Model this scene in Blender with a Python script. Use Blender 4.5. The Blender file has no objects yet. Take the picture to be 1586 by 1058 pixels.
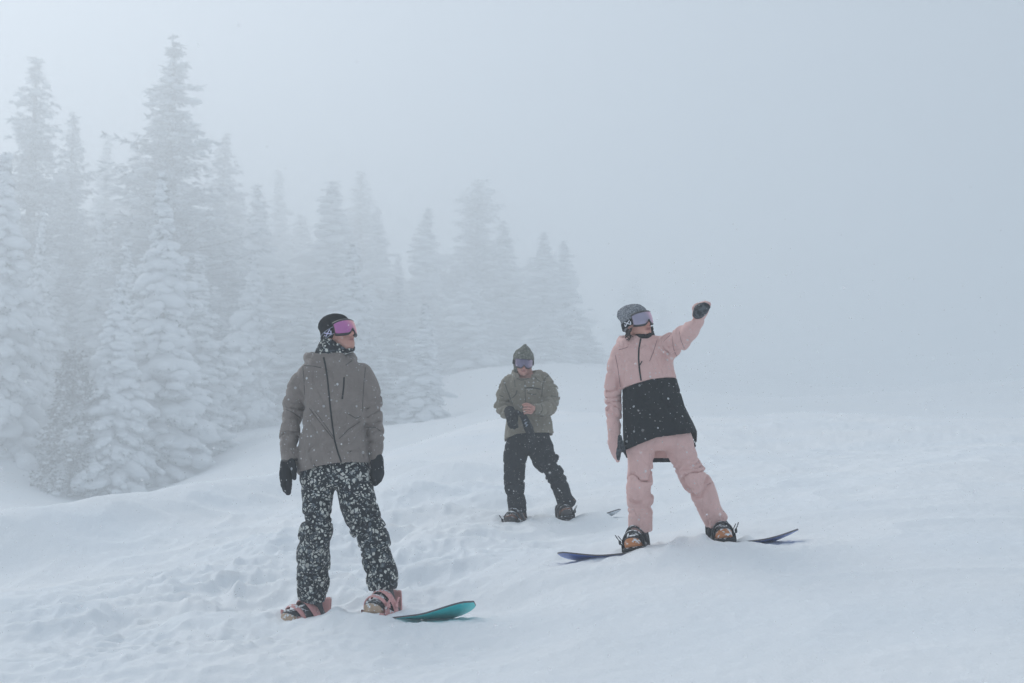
import bpy, math, random
import numpy as np
from mathutils import Vector, Matrix
from mathutils.bvhtree import BVHTree

# ------------------------------------------------------------------ camera, world, light, exposure
sc = bpy.context.scene
COL = sc.collection
W0, H0, FPX = 1586.0, 1058.0, 1982.0          # photograph size and focal length in its pixels
HORIZON = 760.0                                # eye level in the photograph
PITCH = math.atan((HORIZON - H0 / 2) / FPX)

cam_d = bpy.data.cameras.new('camera')
cam_d.sensor_width = 36.0
cam_d.lens = FPX / W0 * 36.0
cam_d.clip_start = 0.05
cam_d.clip_end = 3000.0
cam_d.dof.use_dof = True
cam_d.dof.focus_distance = 8.2
cam_d.dof.aperture_fstop = 4.0
cam = bpy.data.objects.new('camera', cam_d)
COL.objects.link(cam)
cam.location = (0, 0, 0)
cam.rotation_euler = (math.pi / 2 + PITCH, 0, 0)
sc.camera = cam

SUN_EL, SUN_AZ = math.radians(36), math.radians(-40)      # azimuth from +Y (view direction) towards +X
world = bpy.data.worlds.new('World')
sc.world = world
world.use_nodes = True
wn, wl = world.node_tree.nodes, world.node_tree.links
wn.clear()
w_out = wn.new('ShaderNodeOutputWorld')
w_bg = wn.new('ShaderNodeBackground')
w_sky = wn.new('ShaderNodeTexSky')
w_sky.sky_type = 'NISHITA'
w_sky.sun_disc = False
w_sky.sun_elevation = SUN_EL
w_sky.sun_rotation = SUN_AZ
w_sky.air_density = 1.0
w_sky.dust_density = 4.0
w_sky.altitude = 2500
w_mix = wn.new('ShaderNodeMix')
w_mix.data_type = 'RGBA'
w_mix.inputs[0].default_value = 0.72                       # thick cloud evens the sky out
w_mix.inputs[7].default_value = (4.72, 5.18, 5.52, 1)
wl.new(w_sky.outputs[0], w_mix.inputs[6])
wl.new(w_mix.outputs[2], w_bg.inputs[0])
w_bg.inputs[1].default_value = 0.10
wl.new(w_bg.outputs[0], w_out.inputs[0])

sun_d = bpy.data.lights.new('sun', 'SUN')
sun_d.energy = 1.5
sun_d.angle = math.radians(40)
sun_d.color = (1.0, 0.95, 0.90)
sun = bpy.data.objects.new('sun', sun_d)
COL.objects.link(sun)
sdir = Vector((math.sin(SUN_AZ) * math.cos(SUN_EL), math.cos(SUN_AZ) * math.cos(SUN_EL), math.sin(SUN_EL)))
sun.rotation_euler = sdir.to_track_quat('Z', 'Y').to_euler()
sun.location = sdir * 100

sc.view_settings.view_transform = 'Standard'
sc.view_settings.look = 'None'
sc.view_settings.gamma = 1.0
sc.view_settings.use_curve_mapping = False
sc.view_settings.exposure = 0.53
sc.render.engine = 'CYCLES'
sc.cycles.use_denoising = True
sc.cycles.max_bounces = 8
sc.cycles.diffuse_bounces = 3
sc.cycles.glossy_bounces = 2
sc.cycles.transmission_bounces = 4
sc.cycles.transparent_max_bounces = 8
sc.cycles.volume_bounces = 2
sc.cycles.caustics_reflective = False
sc.cycles.caustics_refractive = False

# ------------------------------------------------------------------ helpers
ST, CT = math.sin(PITCH), math.cos(PITCH)

def ray(px, py):
    u = (px - W0 / 2) / FPX
    v = (H0 / 2 - py) / FPX
    return np.array((u, CT - v * ST, ST + v * CT))

def at(px, py, depth):
    """point on the sight line of a photo pixel at a known distance ahead of the camera"""
    d = ray(px, py)
    return d * (depth / d[1])

def _hash(ix, iy, iz, seed):
    h = (ix.astype(np.int64) * 374761393 + iy.astype(np.int64) * 668265263 + iz.astype(np.int64) * 2147483647 + seed * 1274126177) & 0xFFFFFFFF
    h = ((h ^ (h >> 13)) * 1274126177) & 0xFFFFFFFF
    h = ((h ^ (h >> 16)) * 2246822519) & 0xFFFFFFFF
    return ((h ^ (h >> 15)) & 0xFFFF).astype(np.float32) / 32767.5 - 1.0

def noise3(x, y, z, seed=0):
    x, y, z = np.broadcast_arrays(np.asarray(x, np.float32), np.asarray(y, np.float32), np.asarray(z, np.float32))
    fx, fy, fz = np.floor(x), np.floor(y), np.floor(z)
    ix, iy, iz = fx.astype(np.int64), fy.astype(np.int64), fz.astype(np.int64)
    tx, ty, tz = x - fx, y - fy, z - fz
    tx = tx * tx * tx * (tx * (tx * 6 - 15) + 10)
    ty = ty * ty * ty * (ty * (ty * 6 - 15) + 10)
    tz = tz * tz * tz * (tz * (tz * 6 - 15) + 10)
    r = 0
    for a in (0, 1):
        wa = tx if a else 1 - tx
        for b in (0, 1):
            wb = ty if b else 1 - ty
            for c in (0, 1):
                wc = tz if c else 1 - tz
                r = r + wa * wb * wc * _hash(ix + a, iy + b, iz + c, seed)
    return r

def mesh_obj(name, verts, faces, mat, parent=None, smooth=True):
    me = bpy.data.meshes.new(name)
    verts = np.asarray(verts, np.float32)
    if isinstance(faces, np.ndarray):
        n, k = faces.shape
        me.vertices.add(len(verts))
        me.vertices.foreach_set('co', verts.ravel())
        me.loops.add(n * k)
        me.loops.foreach_set('vertex_index', faces.astype(np.int32).ravel())
        me.polygons.add(n)
        me.polygons.foreach_set('loop_start', np.arange(0, n * k, k, dtype=np.int32))
        me.update(calc_edges=True)
    else:
        me.from_pydata([tuple(map(float, v)) for v in verts], [], faces)
        me.update()
    if smooth:
        me.polygons.foreach_set('use_smooth', np.ones(len(me.polygons), bool))
    if mat is not None:
        me.materials.append(mat)
    o = bpy.data.objects.new(name, me)
    COL.objects.link(o)
    if parent is not None:
        o.parent = parent
    return o

def empty(name, loc, label=None, cat=None, group=None):
    o = bpy.data.objects.new(name, None)
    COL.objects.link(o)
    o.location = [float(c) for c in loc]
    o.empty_display_size = 0.2
    tag(o, label, cat, group)
    return o

def tag(o, label=None, cat=None, group=None, kind=None):
    if label: o['label'] = label
    if cat: o['category'] = cat
    if group: o['group'] = group
    if kind: o['kind'] = kind
    return o

# ------------------------------------------------------------------ materials
class Mat:
    def __init__(s, name, color, rough=0.85, spec=0.3, metal=0.0):
        s.m = bpy.data.materials.new(name)
        s.m.use_nodes = True
        s.n, s.l = s.m.node_tree.nodes, s.m.node_tree.links
        s.b = s.n['Principled BSDF']
        s.b.inputs['Base Color'].default_value = (*color, 1)
        s.b.inputs['Roughness'].default_value = rough
        s.b.inputs['Specular IOR Level'].default_value = spec
        s.b.inputs['Metallic'].default_value = metal
        s.tc = s.n.new('ShaderNodeTexCoord')
        s.bump_n = None
    def node(s, t, **kw):
        n = s.n.new(t)
        for k, v in kw.items(): setattr(n, k, v)
        return n
    def noise(s, scale, detail=3, rough=0.55, vec=None, stretch=None):
        n = s.node('ShaderNodeTexNoise')
        n.inputs['Scale'].default_value = scale
        n.inputs['Detail'].default_value = detail
        n.inputs['Roughness'].default_value = rough
        src = vec or s.tc.outputs['Object']
        if stretch:
            mp = s.node('ShaderNodeMapping')
            mp.inputs['Scale'].default_value = stretch
            s.l.new(src, mp.inputs[0])
            src = mp.outputs[0]
        s.l.new(src, n.inputs['Vector'])
        return n.outputs[0]
    def ramp(s, fac, stops, interp='LINEAR'):
        r = s.node('ShaderNodeValToRGB')
        r.color_ramp.interpolation = interp
        els = r.color_ramp.elements
        while len(els) < len(stops): els.new(0.5)
        for e, (p, c) in zip(els, stops):
            e.position = p
            e.color = (*c, 1) if not np.isscalar(c) else (c, c, c, 1)
        s.l.new(fac, r.inputs[0])
        return r.outputs[0]
    def mix(s, fac, a, b):
        m = s.node('ShaderNodeMix', data_type='RGBA')
        for i, v in ((0, fac), (6, a), (7, b)):
            if isinstance(v, (int, float)): m.inputs[i].default_value = v
            elif isinstance(v, tuple): m.inputs[i].default_value = (*v, 1)
            else: s.l.new(v, m.inputs[i])
        return m.outputs[2]
    def math(s, op, a, b=0.0):
        m = s.node('ShaderNodeMath', operation=op)
        for i, v in enumerate((a, b)):
            if isinstance(v, (int, float)): m.inputs[i].default_value = v
            else: s.l.new(v, m.inputs[i])
        return m.outputs[0]
    def color(s, out):
        s.l.new(out, s.b.inputs['Base Color'])
    def bump(s, h, strength=0.3, dist=0.01):
        b = s.node('ShaderNodeBump')
        b.inputs['Strength'].default_value = strength
        b.inputs['Distance'].default_value = dist
        s.l.new(h, b.inputs['Height'])
        if s.bump_n is not None: s.l.new(s.bump_n, b.inputs['Normal'])
        s.bump_n = b.outputs[0]
        s.l.new(s.bump_n, s.b.inputs['Normal'])

def vary(c, k): return tuple(min(1, x * k) for x in c)

def fabric(name, c, rough=0.9, lo=0.82, hi=1.12, sheen=0.15, flecks=0.22):
    m = Mat(name, c, rough, 0.25)
    n = m.noise(7, 4, 0.6)
    base = m.ramp(n, [(0.3, vary(c, lo)), (0.7, vary(c, hi))])
    # snow crystals caught on the cloth, each its own size
    for sc_, pick_, big in ((26.0, flecks, 0.20), (60.0, flecks * 1.1, 0.22)):
        v = m.node('ShaderNodeTexVoronoi', feature='F1'); v.inputs['Scale'].default_value = sc_
        m.l.new(m.tc.outputs['Object'], v.inputs['Vector'])
        sp = m.node('ShaderNodeSeparateColor'); m.l.new(v.outputs['Color'], sp.inputs[0])
        rad = m.math('MULTIPLY_ADD', sp.outputs[1], big)
        rad.node.inputs[2].default_value = 0.05
        hit = m.math('MULTIPLY', m.math('LESS_THAN', v.outputs['Distance'], rad), m.math('LESS_THAN', sp.outputs[0], pick_))
        hit = m.math('MULTIPLY', hit, m.math('MULTIPLY_ADD', sp.outputs[2], 0.6))
        hit.node.inputs[1].links[0].from_node.inputs[2].default_value = 0.15
        base = m.mix(hit, base, (0.72, 0.75, 0.78))
    m.color(base)
    m.bump(m.noise(900, 2, 0.5), 0.12, 0.002)
    m.bump(m.noise(38, 4, 0.6), 0.25, 0.008)
    cr = m.math('ABSOLUTE', m.math('SUBTRACT', m.noise(11, 3, 0.5, stretch=(1.0, 1.0, 0.55)), 0.5))
    m.bump(m.ramp(cr, [(0.0, 0.0), (0.05, 0.8), (0.16, 1.0)]), 0.45, 0.010)      # sharp little creases
    m.b.inputs['Sheen Weight'].default_value = sheen
    m.b.inputs['Sheen Roughness'].default_value = 0.5
    return m

def dusted(name, c, amount=0.5, rough=0.6, up=0.35):
    """plastic / leather with snow stuck to what faces up"""
    m = Mat(name, c, rough, 0.4)
    geo = m.node('ShaderNodeNewGeometry')
    sx = m.node('ShaderNodeSeparateXYZ')
    m.l.new(geo.outputs['Normal'], sx.inputs[0])
    n = m.noise(34, 4, 0.65)
    f = m.math('ADD', m.math('ADD', m.math('MULTIPLY', sx.outputs[2], up), (0.35 - up) * 0.5), m.math('MULTIPLY', n, 1.0))
    f = m.ramp(f, [(1.02 - amount * 0.45, 0.0), (1.08 - amount * 0.45, 1.0)])
    base = m.ramp(m.noise(12, 3), [(0.3, vary(c, 0.8)), (0.7, vary(c, 1.15))])
    m.color(m.mix(f, base, (0.82, 0.85, 0.88)))
    m.bump(f, 0.5, 0.006)
    return m

SNOWC = (0.84, 0.87, 0.90)
M = {}
def make_materials():
    m = Mat('snow_ground', SNOWC, 0.9, 0.15)
    m.color(m.ramp(m.noise(0.6, 4), [(0.3, (0.82, 0.86, 0.90)), (0.7, (0.87, 0.89, 0.91))]))
    m.bump(m.noise(5, 6, 0.62), 0.22, 0.05)
    m.bump(m.noise(45, 5, 0.7), 0.45, 0.010)
    m.bump(m.noise(170, 3, 0.7), 0.35, 0.003)
    m.b.inputs['Subsurface Weight'].default_value = 0.0
    M['snow'] = m.m
    m = Mat('snow_on_trees', SNOWC, 0.9, 0.1)
    m.bump(m.noise(6, 4, 0.6), 0.5, 0.08)
    M['treesnow'] = m.m
    for nm, dark, frost, amt in (('needles', (0.050, 0.064, 0.066), (0.66, 0.70, 0.73), 0.47),
                                 ('needles_rimed', (0.085, 0.098, 0.110), (0.66, 0.70, 0.74), 0.42),
                                 ('needles_brown', (0.06, 0.045, 0.038), (0.62, 0.64, 0.66), 0.56)):
        m = Mat(nm, dark, 0.95, 0.1)
        m.color(m.ramp(m.noise(2.2, 5, 0.75), [(amt - 0.06, dark), (amt + 0.10, frost)]))
        M[nm] = m.m
    m = Mat('bark', (0.07, 0.055, 0.048), 0.95, 0.1)
    m.color(m.ramp(m.noise(3, 5, 0.7), [(0.42, (0.055, 0.043, 0.038)), (0.58, (0.16, 0.14, 0.13)), (0.66, (0.6, 0.63, 0.66))]))
    M['bark'] = m.m

    M['taupe'] = fabric('taupe_shell', (0.250, 0.215, 0.196), 0.85).m
    M['olive'] = fabric('olive_shell', (0.238, 0.212, 0.168), 0.88).m
    M['pink'] = fabric('pink_shell', (0.75, 0.485, 0.45), 0.85, 0.93, 1.04).m
    M['pink_seam'] = fabric('pink_seam', (0.36, 0.20, 0.20), 0.85).m
    M['black'] = fabric('black_shell', (0.010, 0.012, 0.015), 0.85, sheen=0.0).m
    M['charcoal'] = fabric('charcoal_shell', (0.013, 0.015, 0.019), 0.88, sheen=0.0).m
    M['taupe_seam'] = fabric('taupe_seam', (0.10, 0.088, 0.083), 0.85).m
    M['olive_seam'] = fabric('olive_seam', (0.085, 0.080, 0.068), 0.85).m
    M['zip'] = Mat('zip', (0.010, 0.011, 0.013), 0.5, 0.4).m
    M['logo'] = Mat('logo_white', (0.78, 0.79, 0.84), 0.7).m
    M['logo_lilac'] = Mat('logo_lilac', (0.60, 0.58, 0.80), 0.7).m
    M['piping'] = Mat('grey_piping', (0.30, 0.33, 0.40), 0.7).m
    M['glove'] = fabric('black_glove', (0.011, 0.013, 0.017), 0.7, sheen=0.0).m
    m = Mat('palm', (0.03, 0.034, 0.04), 0.6)
    m.color(m.ramp(m.noise(40, 3), [(0.45, (0.016, 0.019, 0.024)), (0.62, (0.10, 0.115, 0.13))]))
    M['palm'] = m.m

    # terrazzo print: pale chips of two sizes on charcoal
    def chips(name, sc1, keep):
        m = Mat(name, (0.02, 0.024, 0.03), 0.9, 0.2)
        warp = m.node('ShaderNodeTexNoise'); warp.inputs['Scale'].default_value = 22; warp.inputs['Detail'].default_value = 2
        m.l.new(m.tc.outputs['Object'], warp.inputs['Vector'])
        add = m.node('ShaderNodeVectorMath', operation='MULTIPLY_ADD')
        m.l.new(warp.outputs[1], add.inputs[0]); add.inputs[1].default_value = (0.03,) * 3
        m.l.new(m.tc.outputs['Object'], add.inputs[2])
        base = (0.016, 0.020, 0.026)
        col = base
        for k, (s, kp, tone) in enumerate(((sc1 * 0.8, keep * 0.9, (0.085, 0.105, 0.125)), (sc1 * 1.8, keep * 0.6, (0.30, 0.33, 0.33)), (sc1, keep, (0.58, 0.59, 0.55)))):
            v = m.node('ShaderNodeTexVoronoi', feature='F1'); v.inputs['Scale'].default_value = s
            e = m.node('ShaderNodeTexVoronoi', feature='DISTANCE_TO_EDGE'); e.inputs['Scale'].default_value = s
            off = m.node('ShaderNodeVectorMath', operation='ADD'); off.inputs[1].default_value = (k * 3.3, k * 1.7, k * 2.1)
            m.l.new(add.outputs[0], off.inputs[0])
            m.l.new(off.outputs[0], v.inputs['Vector']); m.l.new(off.outputs[0], e.inputs['Vector'])
            sx = m.node('ShaderNodeSeparateColor'); m.l.new(v.outputs['Color'], sx.inputs[0])
            # every chip has its own size: the edge distance it needs varies with the cell
            thr = m.math('ADD', m.math('MULTIPLY', sx.outputs[0], 0.30), 0.06)
            inside = m.math('GREATER_THAN', e.outputs['Distance'], thr)
            pick = m.math('LESS_THAN', sx.outputs[1], kp)
            tone_v = m.mix(sx.outputs[2], vary(tone, 0.72), vary(tone, 1.2))
            col = m.mix(m.math('MULTIPLY', inside, pick), col, tone_v)
        m.color(col)
        m.bump(m.noise(38, 4, 0.6), 0.25, 0.008)
        m.b.inputs['Sheen Weight'].default_value = 0.1
        return m.m
    M['terrazzo'] = chips('terrazzo_print', 47, 0.62)
    M['terrazzo_small'] = chips('terrazzo_print_gaiter', 48, 0.5)

    m = Mat('knit_black', (0.010, 0.011, 0.014), 0.95, 0.15)
    m.bump(m.noise(220, 2, 0.5), 0.4, 0.003)
    M['knit_black'] = m.m
    m = Mat('knit_grey', (0.2, 0.21, 0.23), 0.95, 0.15)
    n = m.noise(130, 3, 0.7)
    m.color(m.ramp(n, [(0.34, (0.065, 0.072, 0.085)), (0.5, (0.20, 0.21, 0.235)), (0.64, (0.46, 0.48, 0.51))]))
    m.bump(n, 0.6, 0.006)
    M['knit_grey'] = m.m
    m = Mat('hat_olive', (0.10, 0.105, 0.09), 0.95, 0.15)
    n = m.noise(60, 4, 0.7)
    m.color(m.ramp(n, [(0.36, (0.08, 0.085, 0.072)), (0.55, (0.19, 0.19, 0.16)), (0.70, (0.34, 0.34, 0.30))]))
    m.bump(n, 0.4, 0.005)
    M['hat_olive'] = m.m

    m = Mat('skin', (0.55, 0.30, 0.24), 0.55, 0.35)
    vc = m.node('ShaderNodeVertexColor'); vc.layer_name = 'tone'
    n = m.noise(90, 3)
    m.color(m.mix(m.math('MULTIPLY', n, 0.25), vc.outputs[0], (0.40, 0.17, 0.14)))
    m.b.inputs['Subsurface Weight'].default_value = 0.08
    m.b.inputs['Subsurface Radius'].default_value = (0.01, 0.004, 0.002)
    M['skin'] = m.m
    m = Mat('hair', (0.035, 0.026, 0.024), 0.6)
    m.color(m.ramp(m.noise(120, 3), [(0.4, (0.02, 0.016, 0.016)), (0.66, (0.10, 0.075, 0.065))]))
    M['hair'] = m.m
    M['frame'] = Mat('goggle_frame', (0.010, 0.011, 0.014), 0.4, 0.5).m

    def lens(name, a, b, rough=0.16, metal=0.55):
        m = Mat(name, a, rough, 0.6, metal)
        lw = m.node('ShaderNodeLayerWeight'); lw.inputs[0].default_value = 0.45
        n = m.noise(14, 3)
        f = m.math('ADD', lw.outputs[1], m.math('MULTIPLY', m.math('SUBTRACT', n, 0.5), 0.5))
        m.color(m.ramp(f, [(0.12, a), (0.75, b)]))
        m.b.inputs['Coat Weight'].default_value = 0.4
        return m.m
    M['lens_magenta'] = lens('lens_magenta', (0.52, 0.16, 0.42), (0.90, 0.42, 0.38))
    M['lens_pink'] = lens('lens_pink', (0.36, 0.33, 0.44), (0.78, 0.44, 0.56))
    M['lens_blue'] = lens('lens_blue', (0.17, 0.15, 0.24), (0.40, 0.28, 0.36))

    M['boot_grey'] = dusted('boot_grey', (0.05, 0.055, 0.062), 0.62).m
    M['boot_black'] = dusted('boot_black', (0.014, 0.015, 0.018), 0.55).m
    M['boot_brown'] = dusted('boot_brown', (0.19, 0.085, 0.050), 0.45).m
    M['sole_tan'] = dusted('sole_tan', (0.52, 0.37, 0.26), 0.72, up=0.12).m
    M['sole_orange'] = dusted('sole_orange', (0.52, 0.20, 0.075), 0.76, up=0.12).m
    M['sole_dark'] = dusted('sole_dark', (0.05, 0.045, 0.045), 0.55).m
    M['bind_pink'] = dusted('binding_pink', (0.68, 0.34, 0.33), 0.55).m
    M['bind_black'] = dusted('binding_black', (0.014, 0.015, 0.018), 0.55).m
    M['bind_grey'] = dusted('binding_grey', (0.035, 0.034, 0.038), 0.62).m
    m = Mat('base_teal', (0.0, 0.30, 0.32), 0.35, 0.5)
    m.color(m.ramp(m.noise(5, 3), [(0.3, (0.0, 0.60, 0.64)), (0.7, (0.01, 0.78, 0.77))]))
    M['base_teal'] = m.m
    m = Mat('base_blue', (0.02, 0.06, 0.24), 0.35, 0.5)
    m.color(m.ramp(m.noise(4, 3), [(0.35, (0.04, 0.09, 0.36)), (0.6, (0.05, 0.18, 0.66))]))
    M['base_blue'] = m.m
    M['base_grey'] = dusted('base_grey', (0.78, 0.83, 0.88), 0.3).m
    M['deck_dark'] = dusted('deck_dark', (0.05, 0.05, 0.06), 0.75).m
    M['deck_grey'] = dusted('deck_grey', (0.20, 0.21, 0.25), 0.60).m
    M['deck_pale'] = dusted('deck_pale', (0.46, 0.50, 0.56), 0.55).m
    M['edge'] = Mat('board_edge', (0.10, 0.09, 0.10), 0.5, 0.5).m
    m = Mat('flake', (0.9, 0.92, 0.94), 0.8)
    tr = m.node('ShaderNodeBsdfTranslucent'); tr.inputs[0].default_value = (0.98, 0.98, 0.99, 1)
    df = m.node('ShaderNodeBsdfDiffuse'); df.inputs[0].default_value = (0.98, 0.98, 0.99, 1)
    tp = m.node('ShaderNodeBsdfTransparent')
    mx = m.node('ShaderNodeMixShader'); mx.inputs[0].default_value = 0.6
    m2 = m.node('ShaderNodeMixShader'); m2.inputs[0].default_value = 0.55
    m.l.new(df.outputs[0], mx.inputs[1]); m.l.new(tr.outputs[0], mx.inputs[2])
    m.l.new(mx.outputs[0], m2.inputs[1]); m.l.new(tp.outputs[0], m2.inputs[2])
    m.l.new(m2.outputs[0], m.n['Material Output'].inputs['Surface'])
    M['flake'] = m.m
make_materials()

# ------------------------------------------------------------------ the lie of the snow
FOREST = 1.3          # the forest stands this much farther out than first read
CTRL = [  # photo x, y, metres ahead
    (0, 1058, 6.6), (400, 1058, 6.2), (793, 1058, 5.7), (1200, 1058, 5.3), (1586, 1058, 5.0),
    (470, 972, 7.85), (592, 957, 7.62), (530, 985, 7.3), (740, 962, 7.5), (640, 968, 7.55), (330, 985, 7.7), (150, 985, 7.6),
    (985, 858, 8.46), (1118, 844, 8.5), (860, 874, 8.45), (1232, 850, 8.5), (1050, 864, 8.3), (920, 930, 7.2), (1130, 930, 6.9),
    (800, 815, 12.0), (877, 806, 12.0), (945, 803, 12.0), (838, 830, 11.4), (880, 850, 10.2), (740, 825, 11.5),
    (1300, 800, 9.6), (1500, 800, 9.2), (1400, 930, 6.6), (1300, 720, 16), (1550, 700, 15), (1150, 740, 14), (1010, 760, 13.5),
    (1100, 655, 33), (1300, 648, 33), (1550, 645, 33), (1300, 668, 46), (1550, 660, 46), (1250, 622, 95), (1400, 606, 95), (1560, 590, 95), (1300, 600, 180), (1560, 575, 200),
    (0, 838, 13.5), (160, 812, 14.5), (300, 790, 16), (430, 764, 18), (560, 730, 21), (640, 692, 25), (720, 662, 32),
    (0, 890, 21), (160, 850, 23), (300, 818, 25), (430, 784, 28), (560, 742, 30),
    (0, 905, 11.9), (150, 880, 12.4), (300, 850, 13.2), (420, 815, 14.2), (540, 785, 16),  (0, 930, 9.6), (150, 925, 9.6), (300, 905, 10), (420, 880, 10.4), (640, 760, 16), (700, 735, 18),
    (850, 690, 21), (850, 640, 36), (850, 600, 75), (850, 582, 108), (950, 562, 140), (1060, 560, 190), (900, 566, 260),
    (20, 692, 66), (110, 770, 60), (200, 764, 62), (280, 735, 68), (400, 690, 66), (390, 657, 85), (480, 650, 85), (655, 655, 80), (560, 645, 88),
    (740, 575, 108), (880, 564, 118), (150, 640, 100), (60, 620, 110), (300, 650, 100), (450, 620, 120), (600, 600, 120), (400, 600, 190), (100, 590, 190), (700, 560, 200),
]
for xx in (100, 793, 1486):
    for dd, zz in ((3.6, -1.10), (2.2, -1.18)):
        CTRL.append((xx, None, (dd, zz + 0.05 * (xx - 793) / 793)))
def _ctrl():
    q, v = [], []
    for x, y, d in CTRL:
        u = (x - W0 / 2) / FPX
        if y is None:
            d, z = d
            e = z / d
        else:
            if d >= 60: d *= FOREST
            p = at(x, y, d)
            u, e = p[0] / p[1], p[2] / p[1]
        q.append((u * 2.2, math.log(d)))
        v.append(e)
    return np.array(q), np.array(v)
_Q, _V = _ctrl()
_CC = 0.07
def _kern(r2): return np.sqrt(r2 + _CC * _CC)
_n = len(_Q)
_A = _kern(((_Q[:, None] - _Q[None]) ** 2).sum(-1)) + np.eye(_n) * -0.004
_P = np.c_[np.ones(_n), _Q]
_SYS = np.block([[_A, _P], [_P.T, np.zeros((3, 3))]])
_W = np.linalg.solve(_SYS, np.r_[_V, np.zeros(3)])

# local mounds and hollows: photo x, y, metres ahead, radius, height
MOUNDS = []
def mound(px, py, d, r, h): 
    p = at(px, py, d); MOUNDS.append((p[0], p[1], r, h))

def base_height(x, y):
    x, y = np.asarray(x, float), np.asarray(y, float)
    r = np.hypot(x, y)
    a = np.arctan2(x, y)
    ac = 0.50 * np.tanh(a / 0.50)
    ac = np.where(np.abs(a) < 0.26, a, np.sign(a) * (0.26 + 0.22 * np.tanh((np.abs(a) - 0.26) / 0.22)))
    yy = np.clip(r * np.cos(ac), 2.2, 320)
    u = np.tan(ac)
    shp = u.shape
    q = np.c_[(u * 2.2).ravel(), np.log(yy).ravel()]
    out = np.empty(len(q))
    for i in range(0, len(q), 20000):
        s = q[i:i + 20000]
        k = _kern(((s[:, None] - _Q[None]) ** 2).sum(-1))
        out[i:i + 20000] = k @ _W[:_n] + _W[_n] + s @ _W[_n + 1:]
    return (out.reshape(shp) * yy)

# the three boards: photo pixel and distance of each sole, board length, where along it snow lies over or under it
BOARDS = dict(
    taupe=dict(feet=[(471, 970, 7.86), (590, 957, 7.64)], length=1.64, shift=0.06, cover=[(-1.0, 0.10), (-0.6, 0.07), (-0.3, 0.054), (0.0, 0.062), (0.26, 0.056), (0.40, 0.034), (0.46, 0.016), (0.60, -0.015), (1.0, -0.05)]),
    pink=dict(feet=[(986, 853, 8.47), (1118, 840, 8.50)], length=1.60, shift=0.00, cover=[(-1.0, -0.012), (-0.60, -0.004), (-0.40, 0.012), (-0.28, 0.044), (-0.15, 0.05), (0.0, 0.055), (0.15, 0.05), (0.27, 0.034), (0.40, 0.018), (0.52, 0.002), (0.62, -0.006), (1.0, -0.012)]),
    olive=dict(feet=[(798, 814, 11.98), (876, 805, 12.0)], length=1.48, shift=0.02, cover=[(-1.0, 0.12), (-0.5, 0.05), (-0.3, 0.02), (-0.2, 0.012), (-0.1, 0.05), (0.1, 0.05), (0.18, 0.012), (0.28, 0.012), (0.40, 0.06), (0.58, 0.06), (0.66, 0.0), (1.0, -0.02)]),
)
for b in BOARDS.values():
    A, B = at(*b['feet'][0]), at(*b['feet'][1])
    b['mid'], b['ax'] = (A + B) / 2, (B - A) / np.linalg.norm(B - A)

def height(x, y):
    x, y = np.asarray(x, float), np.asarray(y, float)
    z = base_height(x, y)
    r = np.hypot(x, y)
    u = x / np.maximum(y, 0.5)
    # churned snow between the bank and the riders, smoother elsewhere
    px = u * FPX + W0 / 2
    churn = np.exp(-(((px - 520) / 300) ** 2)) * np.exp(-(((np.log(np.maximum(r, 1)) - math.log(10.5)) / 0.40) ** 2))
    churn2 = np.exp(-(((px - 260) / 330) ** 2)) * np.exp(-(((np.log(np.maximum(r, 1)) - math.log(8.2)) / 0.28) ** 2))
    churn = np.clip(churn + 0.7 * churn2, 0, 1)
    right = np.clip((px - 900) / 300, 0, 1) * np.exp(-(((np.log(np.maximum(r, 1)) - math.log(22)) / 0.6) ** 2))
    amp = 0.26 + 1.35 * churn + 0.45 * right
    near = np.exp(-(r / 60) ** 2)
    def ridged(f, sd):
        n = noise3(x * f, y * f, 0 * x + 3.1, sd)
        return 0.55 - np.abs(n)
    z = z + amp * near * (0.055 * noise3(x * 0.9, y * 0.9, 0 * x, 1) + 0.095 * ridged(1.7, 2) + 0.040 * ridged(3.9, 3) * (0.4 + churn)
                          + 0.018 * ridged(8.5, 4) + 0.009 * noise3(x * 19, y * 19, 0 * x, 5))
    z = z + 0.16 * noise3(x * 0.16, y * 0.16, 0 * x, 6) * np.clip((r - 14) / 12, 0, 1) + 0.30 * noise3(x * 0.07, y * 0.07, 0 * x, 7) * np.clip((r - 35) / 30, 0, 1)
    z = z + np.clip((r - 18) / 20, 0, 1) * 0.05 * noise3(x * 0.9, y * 0.9, 0 * x, 8)
    fine = 0.010 * noise3(x * 7, y * 7, 0 * x + 9, 11) + 0.006 * noise3(x * 18, y * 18, 0 * x + 9, 12) + 0.004 * noise3(x * 40, y * 40, 0 * x + 9, 13)
    for b in BOARDS.values():
        ax, mid = b['ax'], b['mid']
        hl = math.hypot(ax[0], ax[1])
        s = ((x - mid[0]) * ax[0] + (y - mid[1]) * ax[1]) / hl
        t = ((x - mid[0]) * ax[1] - (y - mid[1]) * ax[0]) / hl
        zt = mid[2] + s * ax[2] / hl - 0.030 + np.interp(s, [c[0] for c in b['cover']], [c[1] for c in b['cover']])
        w = np.exp(-(np.maximum(np.abs(t) - 0.16, 0) / 0.30) ** 2) * np.exp(-(np.maximum(np.abs(s) - 0.85, 0) / 0.30) ** 2)
        z = z * (1 - w) + (zt + fine) * w
    for mx, my, mr, mh in MOUNDS:
        z = z + mh * np.exp(-((x - mx) ** 2 + (y - my) ** 2) / (mr * mr))
    return z

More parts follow.
